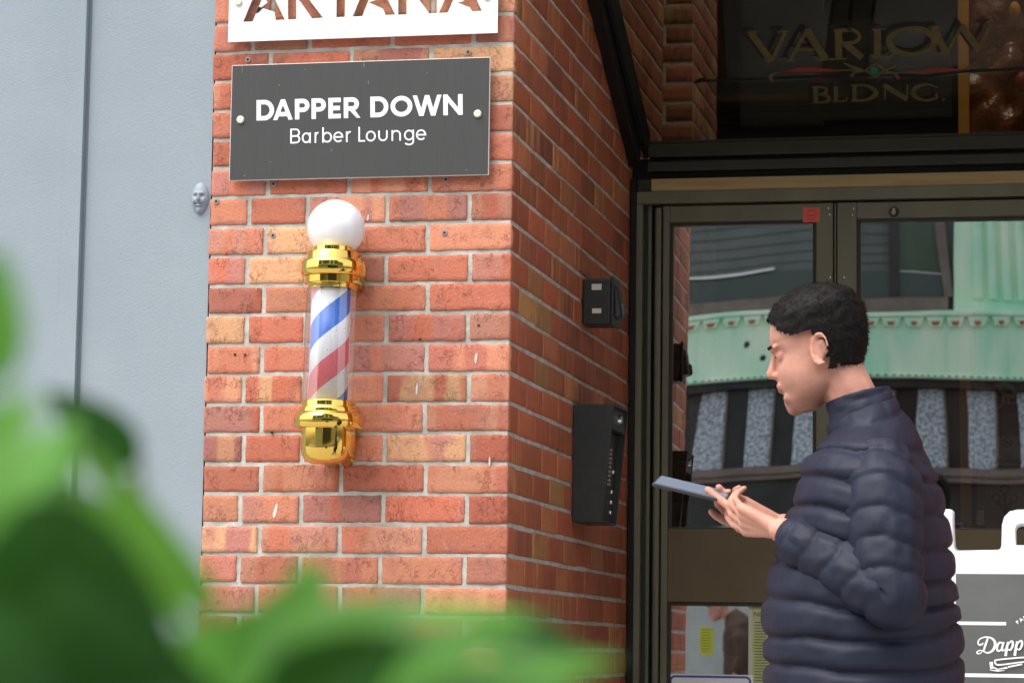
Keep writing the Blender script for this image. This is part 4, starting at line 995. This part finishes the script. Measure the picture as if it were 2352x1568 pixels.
# below the band
box('soffit', M_shopdark, ob, X0, X1, YO-.019, YO+.22, 3.77, 3.859)
b = MB(); g_ = MB(); x = -2.66-.55*18
xs = []
while x < X1-.4: xs.append(x); x += .52
for x in xs:
    box('granite_panel', M_granite, ob, x, x+.28, YO-.019, YO+.05, 2.95, 3.76); box('panel_trim', M_brownledge, ob, x+.2805, x+.30, YO-.019, YO+.07, 2.95, 3.76)
box('dark_glazing', M_shopdark, ob, X0, X1, YO-.019, YO+.005, 2.94, 3.765)
b = MB(); b.box(X0, X1, YO-.019, YO+.14, 2.86, 2.94); b.box(X0, X1, YO-.019, YO+.11, 2.80, 2.8595); b.build('sill', M_brownledge, ob, bevel=.006)
box('shop_fascia', M_shopdark, ob, X0, X1, YO-.019, YO+.02, 2.35, 2.795)
box('shop_front', M_shopwall, ob, X0, -.55, YO-.019, YO+.03, 0, 2.345)
box('shop_front', M_shopdark, ob, -.549, X1, YO-.019, YO+.03, 0, 2.345)
x = -.5
while x < X1-.2: box('shop_mullion', M_brownledge, ob, x, x+.07, YO+.031, YO+.07, 0, 2.34); x += 1.1
# neighbours, so that the street is closed in reflections
nb = empty('neighbour_building', (20, YO, 0), 'plain stone building further along the far side of the street', 'building')
box('wall', M_concrete, nb, 12.6, 26, YO-8, YO-.1, 0, 9)
for i in range(5):
    for j in range(2): b = MB(); b.box(13.4+i*2.5, 14.8+i*2.5, YO-.1, YO-.06, 4.2+j*2.6, 5.9+j*2.6); b.build('window', M_shopdark, nb)

# ================================================================== PEOPLE
H = .235
PROF = [(0.0, .066, .028, .022), (.05, .083, .010, .034), (.11, .091, -.018, .044), (.18, .088, -.045, .053), (.25, .092, -.060, .059), (.33, .091, -.074, .064), (.42, .088, -.086, .068),
        (.50, .083, -.093, .072), (.58, .091, -.098, .075), (.68, .090, -.101, .077), (.78, .082, -.099, .076), (.87, .065, -.088, .068), (.94, .042, -.066, .052), (.98, .020, -.040, .033), (1.0, 0.0, -.010, .01)]
def head_rings(sc=1, grow=0, n=40, sub=5):
    rings = []; T = []
    def ip(t, c):
        for a, b_ in zip(PROF, PROF[1:]):
            if t <= b_[0]+1e-9:
                u = (t-a[0])/(b_[0]-a[0]); return a[c]+(b_[c]-a[c])*u
        return PROF[-1][c]
    N = 46
    for i in range(N+1):
        t = i/N; xf, xb, w_ = [(ip(max(0, t-.02), c)+ip(t, c)*2+ip(min(1, t+.02), c))/4 for c in (1, 2, 3)]
        mid = (xf+xb)/2; a = (xf-xb)/2+grow; row = []
        for j in range(n):
            th = 2*pi*j/n; cx_, sy_ = cos(th), sin(th); e = .86
            X = mid+a*abs(cx_)**e*(1 if cx_ > 0 else -1); Y = (w_+grow)*abs(sy_)**.92*(1 if sy_ > 0 else -1)
            if cx_ > 0: Y *= 1-.13*cx_*cx_*(t < .62)
            z = t*H+(grow*(t-.5)*2)
            for s_ in (-1, 1):       # eye sockets and cheeks
                z_ = t*H
                X -= (cx_ > 0)*.010*math.exp(-((Y-s_*.031)/.017)**2-((z_-.5*H)/.014)**2)
                X += (cx_ > 0)*.003*math.exp(-((Y-s_*.042)/.018)**2-((z_-.38*H)/.018)**2)
            row.append(Vector((X, Y, z)))
        rings.append(row); T.append(t)
    return rings, T
def chain(b, pts, rads, n=14):
    for i in range(len(pts)-1): b.capsule(pts[i], pts[i+1], rads[i], rads[i+1], n)
def add_head(b, Mx, ears=True):
    r, _ = head_rings(); b.loft([[Mx @ p for p in row] for row in r])
    def c(p, q, r0, r1=None): b.capsule(Mx @ Vector(p), Mx @ Vector(q), r0, r1, 12)
    c((.084, 0, .56*H), (.094, 0, .47*H), .0075, .0080); c((.094, 0, .47*H), (.1035, 0, .385*H), .0080, .0108)      # nose
    c((.1035, 0, .385*H), (.088, 0, .35*H), .0108, .009); c((.086, -.006, .33*H), (.087, .006, .33*H), .0095); c((.086, 0, .33*H), (.0875, 0, .28*H), .0095, .0095)
    for s in (-1, 1):
        c((.094, s*.010, .355*H), (.088, s*.012, .36*H), .0068)
        c((.089, s*.010, .575*H), (.078, s*.045, .575*H), .0062, .005)      # brow
        c((.070, s*.031, .5*H), (.070, s*.031, .501*H), .0135)              # lidded eyeball
        if ears:
            for k in range(9):
                a0 = radians(-110+k*32); a1 = radians(-110+(k+1)*32)
                f = lambda a: (-.012+.017*cos(a)-.004*sin(a), s*(.079+.010*(.5-.5*cos(a))), .44*H+.030*sin(a))
                c(f(a0), f(a1), .0042 if k < 7 else .003)
            c((-.008, s*.074, .38*H), (-.006, s*.075, .53*H), .0085); c((-.020, s*.072, .42*H), (-.018, s*.074, .50*H), .008)
            c((-.008, s*.076, .33*H), (-.006, s*.078, .35*H), .0055)
    c((.093, -.020, .262*H), (.0930, 0, .268*H), .0042, .0068); c((.093, .020, .262*H), (.0930, 0, .268*H), .0042, .0068)
    c((.090, -.018, .235*H), (.0910, 0, .230*H), .0045, .0080); c((.090, .018, .235*H), (.0910, 0, .230*H), .0045, .0080)
    c((.074, 0, .06*H), (.078, 0, .11*H), .017, .015); c((.078, -.02, .14*H), (.078, .02, .14*H), .012)                       # chin

def hairmesh(name, Mx, parent, grow, line, m, strands=0, amp=.004):
    r, T = head_rings(grow=grow, n=64); b = MB(); V = []; idx = {}
    nR, n = len(r), 64
    for i, row in enumerate(r):
        for j, p in enumerate(row):
            q = p+(p-Vector((0, 0, .55*H))).normalized()*(amp*(noise.noise(p*70)+.5*noise.noise(p*160))); V.append(Mx @ q)
    F = []
    for i in range(nR-1):
        for j in range(n):
            k = (j+1) % n; th = 2*pi*(j+.5)/n; t = T[i]
            if t > line(th)+.010*noise.noise(Vector((th*6, 1, 2))): F.append((i*n+j, i*n+k, (i+1)*n+k, (i+1)*n+j))
    F.append(tuple((nR-1)*n+j for j in range(n)))
    b.add(V, F)
    rnd = random.Random(3)
    fc = F[:-1]
    for s in range(strands):
        f = fc[rnd.randrange(len(fc))]; p = sum((Vector(V[i]) for i in f), Vector())/4; nr = (Vector(V[f[1]])-Vector(V[f[0]])).cross(Vector(V[f[3]])-Vector(V[f[0]]))
        if nr.length < 1e-9: continue
        nr.normalize(); c0 = Mx @ Vector((-.01, 0, .5*H))
        if nr.dot(p-c0) < 0: nr = -nr
        tdir = Vector((rnd.uniform(-1, 1), rnd.uniform(-1, 1), rnd.uniform(-1, .4))); tdir = (tdir-nr*tdir.dot(nr)).normalized()
        sd_ = nr.cross(tdir)*.0007; tip = p+nr*rnd.uniform(.002, .006)+tdir*rnd.uniform(.006, .014)
        p0 = p-nr*.002+Vector((rnd.uniform(-.003, .003), rnd.uniform(-.003, .003), rnd.uniform(-.003, .003)))
        b.add([p0-sd_, p0+sd_, tip], [(0, 1, 2)])
    o = b.build(name, m, parent); o.data.polygons.foreach_set('use_smooth', [True]*len(o.data.polygons)); return o

def puffy(b, path, rads, band, n=48, depth=.10, squash=1., caps=True, phase=0, wr=.006, width=None, per=7):
    """quilted tube along a path; rads: (a,b) half sizes; path points dense"""
    pts = [Vector(p) for p in path]; L = [0]
    for i in range(1, len(pts)): L.append(L[-1]+(pts[i]-pts[i-1]).length)
    tot = L[-1]; N = int(tot/band*per); rings = []
    side = width or Vector((0, 1, 0))
    for i in range(N+1):
        s = tot*i/N; k = 0
        while k < len(L)-2 and L[k+1] < s: k += 1
        u = (s-L[k])/max(1e-6, L[k+1]-L[k]); p = pts[k].lerp(pts[k+1], u)
        k0 = max(0, k-1); t0 = (pts[k+1]-pts[k]).normalized(); t1 = (pts[min(k+2, len(pts)-1)]-pts[min(k+1, len(pts)-2)]).normalized(); tp = (pts[k]-pts[k0]).normalized() if k else t0
        d = (tp.lerp(t0, min(1, u+.5)) if u < .5 else t0.lerp(t1, u-.5)).normalized()
        a = (side-d*side.dot(d)).normalized(); c = d.cross(a)
        ra = rads[k][0]+(rads[k+1][0]-rads[k][0])*u; rb = rads[k][1]+(rads[k+1][1]-rads[k][1])*u
        ring = []
        for j in range(n):
            th = 2*pi*j/n
            sl = s+.012*sin(th*2+1)+.010*noise.noise(Vector((cos(th)*1.5, sin(th)*1.5, s*3)))
            q = 1-(1-abs(sin(pi*(sl/band+phase))))**2.2
            f = 1-depth*(1-q)
            e = wr*noise.noise(Vector((cos(th)*4, sin(th)*4, s*16)))*q+wr*.8*noise.noise(Vector((cos(th)*13, sin(th)*13, s*20)))*(.35+.65*(1-q))+wr*.4*noise.noise(Vector((cos(th)*30, sin(th)*30, s*60)))
            ring.append(p+a*((ra*f+e)*cos(th))+c*((rb*f+e)*sin(th)))
        rings.append(ring)
    b.loft(rings, True, caps)

def finalize_body(b, name, m, parent, vox):
    o = b.build(name, m, parent, smooth=True)
    r = o.modifiers.new('remesh', 'REMESH'); r.mode = 'VOXEL'; r.voxel_size = vox; r.use_smooth_shade = True
    s = o.modifiers.new('smooth', 'SMOOTH'); s.factor = .5; s.iterations = 3
    return o

# ---- walking man, facing -X, reading his phone
CY = -1.0
man = empty('person', (.95, CY, 0), 'man with dark hair in a navy quilted puffer jacket walking left reading a phone', 'person')
def place(head_pos, yaw, pitch, roll=0):
    # local +X = face direction
    return Matrix.Translation(head_pos) @ Matrix.Rotation(yaw, 4, 'Z') @ Matrix.Rotation(pitch, 4, 'Y') @ Matrix.Rotation(roll, 4, 'X')
HM = place(Vector((.882, CY, 1.502)), pi-.05, radians(14))
HM = HM @ Matrix.Diagonal((1.02, 1.0, 1.02, 1))
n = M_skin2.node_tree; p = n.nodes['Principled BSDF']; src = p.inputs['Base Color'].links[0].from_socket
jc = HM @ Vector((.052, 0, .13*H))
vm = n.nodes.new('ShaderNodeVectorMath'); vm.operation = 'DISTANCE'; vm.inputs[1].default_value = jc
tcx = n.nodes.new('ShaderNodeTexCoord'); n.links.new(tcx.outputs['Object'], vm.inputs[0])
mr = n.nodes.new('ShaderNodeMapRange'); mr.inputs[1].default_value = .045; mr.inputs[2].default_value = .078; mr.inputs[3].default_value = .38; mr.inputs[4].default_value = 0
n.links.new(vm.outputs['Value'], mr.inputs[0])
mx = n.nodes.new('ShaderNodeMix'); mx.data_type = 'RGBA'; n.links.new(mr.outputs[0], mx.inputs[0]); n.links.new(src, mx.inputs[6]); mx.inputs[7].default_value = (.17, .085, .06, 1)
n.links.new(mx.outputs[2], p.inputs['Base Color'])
body = MB(); add_head(body, HM)
neck0 = Vector((.965, CY, 1.455)); chain(body, [HM @ Vector((-.030, 0, .26*H)), Vector((.935, CY, 1.49)), neck0], [.050, .052, .052])
chain(body, [neck0, (.985, CY, 1.30), (.985, CY, 1.0), (.97, CY, .92)], [.055, .10, .12, .12], 18)
for s in (-1, 1):
    chain(body, [(.975, CY, 1.40), (.985, CY+s*.150, 1.36)], [.055, .04])
shL = Vector((.99, CY-.165, 1.375)); elL = Vector((1.01, CY-.235, 1.12)); wrL = Vector((.795, CY-.135, 1.242))
shR = Vector((.97, CY+.175, 1.385)); elR = Vector((.965, CY+.24, 1.13)); wrR = Vector((.775, CY+.10, 1.262))
chain(body, [shL+Vector((0, .02, -.03)), elL, wrL], [.038, .034, .026]); chain(body, [shR+Vector((0, -.02, -.03)), elR, wrR], [.038, .034, .026])
# hips and legs
hipL = Vector((.97, CY-.09, .90)); hipR = Vector((.97, CY+.09, .90))
knL, anL = Vector((.86, CY-.09, .50)), Vector((.80, CY-.09, .09)); knR, anR = Vector((1.02, CY+.09, .49)), Vector((1.24, CY+.09, .16))
chain(body, [hipL, knL, anL], [.085, .055, .038]); chain(body, [hipR, knR, anR], [.085, .055, .038])
def hand(b, wr, fwd, pn, side, curl, thumb_to, sc=1.):
    """wr wrist, fwd knuckle direction, pn palm normal (out of the palm), side: towards the thumb"""
    fwd = fwd.normalized(); pn = (pn-fwd*pn.dot(fwd)).normalized(); th = side*(fwd.cross(pn)).normalized()
    k = [wr+fwd*(.088*sc)+th*o+pn*0 for o in (.030, .010, -.011, -.030)]
    for kk, r0 in zip(k, (.0125, .0125, .0120, .0105)): b.capsule(wr+(kk-wr)*.12, kk-pn*.002, .0165, r0, 12)
    b.capsule(wr+th*.012+fwd*.02+pn*.008, wr+th*.030+fwd*.05+pn*.012, .016, .013, 12)   # ball of the thumb
    Ls = ((.040, .025, .020), (.044, .029, .021), (.041, .027, .020), (.032, .020, .018))
    for kk, Lg, cu_, r in zip(k, Ls, curl, (.0088, .0090, .0086, .0076)):
        p = kk; a = 0
        for i, l in enumerate(Lg):
            a += cu_[i]; d = fwd*cos(a)+pn*sin(a); q = p+d*l*sc
            b.capsule(p, q, r*(1-.07*i), r*(.93-.07*i), 10); p = q
    t0 = wr+th*.028+fwd*.038+pn*.010; t1 = t0+(thumb_to-t0)*.52+th*.010; 
    b.capsule(t0, t1, .0118, .0098, 10); b.capsule(t1, thumb_to, .0098, .0078, 10)
# phone
pc = Vector((.600, CY-.02, 1.330)); pd = Vector((-.95, 0, .22)).normalized(); wdt = Vector((-.10, .92, .30)); wdt = (wdt-pd*wdt.dot(pd)).normalized(); pnrm = wdt.cross(pd).normalized()
if pnrm.z < 0: pnrm = -pnrm
# left hand under the phone (camera side), palm up
fL = (Vector((.650, CY-.060, 1.288))-wrL)
hand(body, wrL+fL.normalized()*.005, fL, Vector((-.1, .75, .65)), 1, ((.15, .35, .35), (.25, .5, .4), (.35, .65, .45), (.5, .75, .5)), pc-pd*.035+pnrm*.012-wdt*.020)
fR = (Vector((.655, CY+.045, 1.296))-wrR)
hand(body, wrR+fR.normalized()*.005, fR, Vector((-.1, -.85, .35)), -1, ((.15, .3, .3), (.25, .45, .4), (.4, .6, .4), (.5, .7, .5)), pc-pd*.05+pnrm*.012+wdt*.018)
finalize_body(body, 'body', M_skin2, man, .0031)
def hline(th):
    a = abs(((th+pi) % (2*pi))-pi)/pi       # 0 front .. 1 back
    if a < .18: return .80-.1*a
    if a < .36: return .78-(a-.18)*.9
    if a < .50: return .60
    if a < .60: return .60-(a-.5)*3.2
    return .28
hairmesh('hair', HM, man, .0085, hline, M_hair, 5200, .004)
for s in (-1, 1):
    eb = MB(); eb.capsule(HM @ Vector((.094, s*.014, .595*H)), HM @ Vector((.0855, s*.044, .590*H)), .0036, .0022)
    eb.build('eyebrow', M_hair, man, smooth=True)
M_eye = mat('eye_dark', (.03, .02, .018), .2)
for s in (-1, 1):
    ey = MB(); ey.ell(HM @ Vector((.0765, s*.031, .490*H)), (.0085, .0075, .0038))
    ey.build('eye', M_eye, man, smooth=True)
# jacket
jk = MB()
tp = []
spec = [(.930, .90, .118, .190), (.955, 1.0, .200, .225), (.948, 1.10, .198, .225), (.958, 1.20, .180, .228), (.965, 1.28, .160, .232), (.965, 1.36, .140, .222), (.968, 1.41, .112, .185), (.962, 1.455, .085, .120), (.950, 1.485, .074, .085)]
spec[0] = (.955, .86, .198, .22)
path = [(x-.010, CY, z) for x, z, a, w_ in spec]; rad = [(w_, a) for x, z, a, w_ in spec]
puffy(jk, path, rad, .060, n=90, depth=.075, wr=.004, per=14)
for (s0, e0, w0, sg_) in ((shL, elL, wrL, -1), (shR, elR, wrR, 1)):
    top = s0+Vector((-.004, -sg_*.03, .020)); md = e0+Vector((.012, 0, -.012))
    pth = [top, s0.lerp(e0, .18), s0.lerp(e0, .5), s0.lerp(e0, .82), md, e0.lerp(w0, .18), e0.lerp(w0, .5), e0.lerp(w0, .88)]
    rd = [(.052, .058), (.070, .078), (.068, .076), (.063, .070), (.060, .064), (.060, .064), (.056, .058), (.046, .048)]
    puffy(jk, pth, rd, .058, n=48, depth=.10, wr=.004, phase=.3, per=14)
o = jk.build('jacket', M_navy, man, smooth=True)
b = MB()
puffy(b, [(.952, CY, 1.462), (.940, CY, 1.50), (.934, CY, 1.522)], [(.083, .078), (.074, .070), (.070, .066)], .03, n=40, depth=.06, wr=.004, caps=False)
o = b.build('collar', M_navy, man, smooth=True); so_ = o.modifiers.new('s', 'SOLIDIFY'); so_.thickness = .012
for w0, e0 in ((wrL, elL), (wrR, elR)):
    b = MB(); d = (w0-e0).normalized(); b.tube([w0-d*.045, w0-d*.03, w0-d*.012, w0-d*.006], [.040, .040, .034, .030], 24)
    b.build('cuff', M_navy, man, smooth=True)
b = MB()
for h_, k_, a_ in ((hipL, knL, anL), (hipR, knR, anR)): chain(b, [h_+Vector((0, 0, .02)), k_, a_+Vector((0, 0, .0))], [.105, .078, .066], 20)
b.build('trousers', M_trouser, man, smooth=True)
for a_, tilt in ((anL, 0), (anR, .6)):
    b = MB(); R_ = Matrix.Rotation(tilt, 3, 'Y'); c0 = a_-Vector((0, 0, .035))
    for (dx, dz, r_) in ((.05, -.0, .036), (0, 0, .04), (-.07, -.008, .038), (-.15, -.014, .032)):
        pass
    b.loft([[c0+R_ @ Vector((x, w_*cos(t), z+h_*sin(t))) for t in [2*pi*i/20 for i in range(20)]] for x, w_, z, h_ in ((.07, .01, 0, .01), (.065, .034, 0, .045), (.02, .038, .005, .055), (-.06, .044, -.012, .038), (-.14, .044, -.022, .026), (-.18, .028, -.026, .018), (-.188, .008, -.028, .008))])
    b.build('shoe', M_shoe, man, smooth=True)
# phone
ph_ = empty('phone', pc, 'smartphone held by the walking man, reflected sky tinted into its screen', 'phone')
ey_ = wdt; b = MB(); P = []
for o1 in (-.004, .004):
    for s1, s2 in ((-1, -1), (1, -1), (1, 1), (-1, 1)): P.append(pc+pd*(.077*s1)+ey_*(.037*s2)+pnrm*o1)
b.hexa(P); b.build('case', M_phoneedge, ph_, bevel=.0025, seg=3)
b = MB(); P = []
for o1 in (.0041, .0046):
    for s1, s2 in ((-1, -1), (1, -1), (1, 1), (-1, 1)): P.append(pc+pd*(.073*s1)+ey_*(.034*s2)+pnrm*o1)
b.hexa(P); b.build('screen', mat('phone_screen_sky_tint', (.15, .185, .25), .2), ph_)  # blue grey base colour stands in for sky reflected on the screen
b = MB(); P = []
for o1 in (-.0041, -.0062):
    for s1, s2 in ((-1, -1), (1, -1), (1, 1), (-1, 1)): P.append(pc+pd*(.055+.014*s1)+ey_*(-.018+.013*s2)+pnrm*o1)
b.hexa(P); b.build('lens_block', M_phoneedge, ph_, bevel=.001)

# ---- pedestrian across the street, mirrored in the lower door pane
PX, PY = -1.09, -15.4
ped = empty('person', (PX, PY, 0), 'stooping pedestrian in a brown coat and black cap, mirrored in the lower door pane', 'person')
HM2 = place(Vector((PX-.12, PY, 1.335)), pi, radians(18))
body = MB(); add_head(body, HM2)
chain(body, [HM2 @ Vector((-.03, 0, .24*H)), (PX-.03, PY, 1.32), (PX, PY, 1.26)], [.05, .055, .07])
chain(body, [(PX+.01, PY, 1.22), (PX+.08, PY, .9)], [.12, .13], 18)
chain(body, [(PX+.07, PY-.09, .86), (PX-.03, PY-.09, .46), (PX-.08, PY-.09, .09)], [.085, .055, .04]); chain(body, [(PX+.07, PY+.09, .86), (PX+.14, PY+.09, .46), (PX+.32, PY+.09, .12)], [.085, .055, .04])
for s in (-1, 1):
    W_ = Vector((PX-.02+s*.05, PY+s*.22, .80)); chain(body, [(PX+.02, PY+s*.17, 1.20), (PX+.09, PY+s*.22, .98), W_], [.045, .036, .026])
    hand(body, W_, Vector((-.2, 0, -1)), Vector((-.3, -s, 0)), s, ((.3, .4, .3),)*4, W_+Vector((-.03, 0, -.09)))
finalize_body(body, 'body', M_skin, ped, .006)
b = MB()
def plain(path, rad, n=32, wr=.012): puffy(b, path, rad, .3, n=n, depth=.0, wr=wr, per=20)
plain([(PX+.10, PY, .62), (PX+.10, PY, .8), (PX+.08, PY, 1.0), (PX+.05, PY, 1.17), (PX+.02, PY, 1.28), (PX-.02, PY, 1.35), (PX-.05, PY, 1.39)], [(.24, .20), (.23, .19), (.22, .175), (.225, .165), (.19, .135), (.11, .09), (.075, .07)])
for s in (-1, 1): plain([(PX+.03, PY+s*.15, 1.23), (PX+.05, PY+s*.19, 1.16), (PX+.10, PY+s*.225, .98), (PX-.01+s*.05, PY+s*.22, .83)], [(.06, .06), (.075, .075), (.066, .066), (.05, .05)], 20)
b.build('coat', M_brown, ped, smooth=True)
b = MB(); chain(b, [(PX+.07, PY-.09, .86), (PX-.03, PY-.09, .46), (PX-.08, PY-.09, .10)], [.10, .075, .065]); chain(b, [(PX+.07, PY+.09, .86), (PX+.14, PY+.09, .46), (PX+.32, PY+.09, .13)], [.10, .075, .065]); b.build('trousers', M_trouser, ped, smooth=True)
for x, y, z in ((PX-.11, PY-.09, .045), (PX+.29, PY+.09, .07)):
    b = MB(); b.ell((x, y, z), (.13, .045, .045)); b.build('shoe', M_shoe, ped, smooth=True)
hairmesh('cap', HM2, ped, .014, lambda th: .62, M_hair, 0, .001)

# ================================================================== SHRUB IN THE FOREGROUND
def leafmesh(b, base, tip, width, nrm, fold=.25, curl=.15, n=14, tooth=0):
    base, tip = Vector(base), Vector(tip); d = tip-base; L = d.length; d.normalize(); sd_ = d.cross(nrm).normalized(); up_ = sd_.cross(d)
    V = []; Fc = []; m_ = 8
    for i in range(n+1):
        t = i/n; w_ = width*(sin(pi*min(1, t**.8))**.75)*(1-.25*t)+1e-4
        c = base+d*(L*t)-up_*(curl*L*(t-.0)**2)
        for j in range(-m_, m_+1):
            u = j/m_; V.append(c+sd_*(u*w_)+up_*(fold*abs(u)*w_-.12*w_*u*u+.02*w_*sin(t*26)*abs(u)))
    W_ = 2*m_+1
    for i in range(n):
        for j in range(W_-1): a = i*W_+j; Fc.append((a, a+1, a+W_+1, a+W_))
    b.add(V, Fc)
sh = empty('leafy_shrub', (1.1, -5.65, .55), 'large leaved green shrub, blurred close to the lens in the lower left', 'shrub')
LF = {'m': MB(), 'd': MB(), 'l': MB()}
# base px, tip px, distance base, distance tip, half width (m), normal, kind
def leaf(k, bx, by, d0, tx, ty, d1, w_, nx, ny_, nz, **kw):
    leafmesh(LF[k], atD(bx, by, d0), atD(tx, ty, d1), w_, (R2*nx+U2*ny_-FW*nz), **kw)
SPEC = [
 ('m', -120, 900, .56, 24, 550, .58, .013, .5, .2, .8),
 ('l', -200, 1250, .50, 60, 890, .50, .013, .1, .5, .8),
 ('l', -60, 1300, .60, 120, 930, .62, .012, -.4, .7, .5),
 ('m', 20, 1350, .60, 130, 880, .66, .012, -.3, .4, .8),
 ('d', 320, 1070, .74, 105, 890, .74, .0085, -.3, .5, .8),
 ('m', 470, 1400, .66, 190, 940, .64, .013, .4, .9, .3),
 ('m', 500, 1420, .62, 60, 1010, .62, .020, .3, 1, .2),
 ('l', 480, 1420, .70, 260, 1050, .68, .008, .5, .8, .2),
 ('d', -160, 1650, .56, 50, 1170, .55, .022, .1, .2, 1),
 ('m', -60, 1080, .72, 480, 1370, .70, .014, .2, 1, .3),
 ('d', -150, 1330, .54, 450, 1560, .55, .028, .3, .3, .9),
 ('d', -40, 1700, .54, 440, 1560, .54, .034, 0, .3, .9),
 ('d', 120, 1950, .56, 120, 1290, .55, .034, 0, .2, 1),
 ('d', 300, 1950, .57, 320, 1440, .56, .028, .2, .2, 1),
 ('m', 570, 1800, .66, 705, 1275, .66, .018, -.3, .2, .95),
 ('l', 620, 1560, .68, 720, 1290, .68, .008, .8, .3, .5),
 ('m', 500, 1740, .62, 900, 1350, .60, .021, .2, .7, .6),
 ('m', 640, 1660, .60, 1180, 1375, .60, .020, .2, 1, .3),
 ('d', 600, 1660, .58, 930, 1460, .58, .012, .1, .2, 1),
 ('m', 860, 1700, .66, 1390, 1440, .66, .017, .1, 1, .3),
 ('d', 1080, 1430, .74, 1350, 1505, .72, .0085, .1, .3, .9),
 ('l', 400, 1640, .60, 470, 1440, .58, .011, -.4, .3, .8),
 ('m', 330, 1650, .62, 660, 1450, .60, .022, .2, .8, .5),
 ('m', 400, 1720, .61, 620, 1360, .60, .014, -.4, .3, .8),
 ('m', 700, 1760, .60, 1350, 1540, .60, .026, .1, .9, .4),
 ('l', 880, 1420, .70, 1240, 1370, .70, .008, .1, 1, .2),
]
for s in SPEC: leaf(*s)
# the rest of the bush, below the frame
rnd = random.Random(5)
for i in range(70):
    ang_ = rnd.uniform(0, 2*pi); x = rnd.uniform(-.06, .34); y = rnd.uniform(-5.88, -5.42); z = rnd.uniform(.62, .85)
    p = Vector((.93+x, y, z)); d = Vector((cos(ang_), sin(ang_), rnd.uniform(-.3, .5))).normalized()*rnd.uniform(.06, .10)
    leafmesh(LF[rnd.choice('mdm')], p, p+d, rnd.uniform(.016, .026), (rnd.uniform(-.3, .3), rnd.uniform(-.3, .3), 1))
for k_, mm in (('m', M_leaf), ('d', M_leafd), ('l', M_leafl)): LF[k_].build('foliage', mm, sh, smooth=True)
b = MB()
for s in SPEC:
    p = atD(s[1], s[2], s[3]); r0 = Vector((1.08+(p.x-1.08)*.3, -5.66+(p.y+5.66)*.3, .50)); b.tube([p, p.lerp(r0, .5)+Vector((0, 0, -.03)), r0], [.0015, .003, .005], 7)
for i in range(14):
    p = Vector((.93+rnd.uniform(0, .3), rnd.uniform(-5.85, -5.45), .78)); r0 = Vector((1.08, -5.66, .5)); b.tube([p, r0], [.002, .004], 6)
b.build('stem', M_stem, sh, smooth=True)
pl = empty('planter', (1.1, -5.65, 0), 'wooden planter box holding the leafy shrub below the photo edge', 'planter')
b = MB(); b.box(.70, 1.50, -5.95, -5.93, .01, .54); b.box(.70, 1.50, -5.37, -5.35, .01, .54); b.box(.70, .72, -5.9295, -5.3705, .01, .54); b.box(1.48, 1.50, -5.9295, -5.3705, .01, .54)
b.build('box', M_planter, pl, bevel=.003)
box('soil', M_soil, pl, .7205, 1.4795, -5.9295, -5.3705, .012, .50)
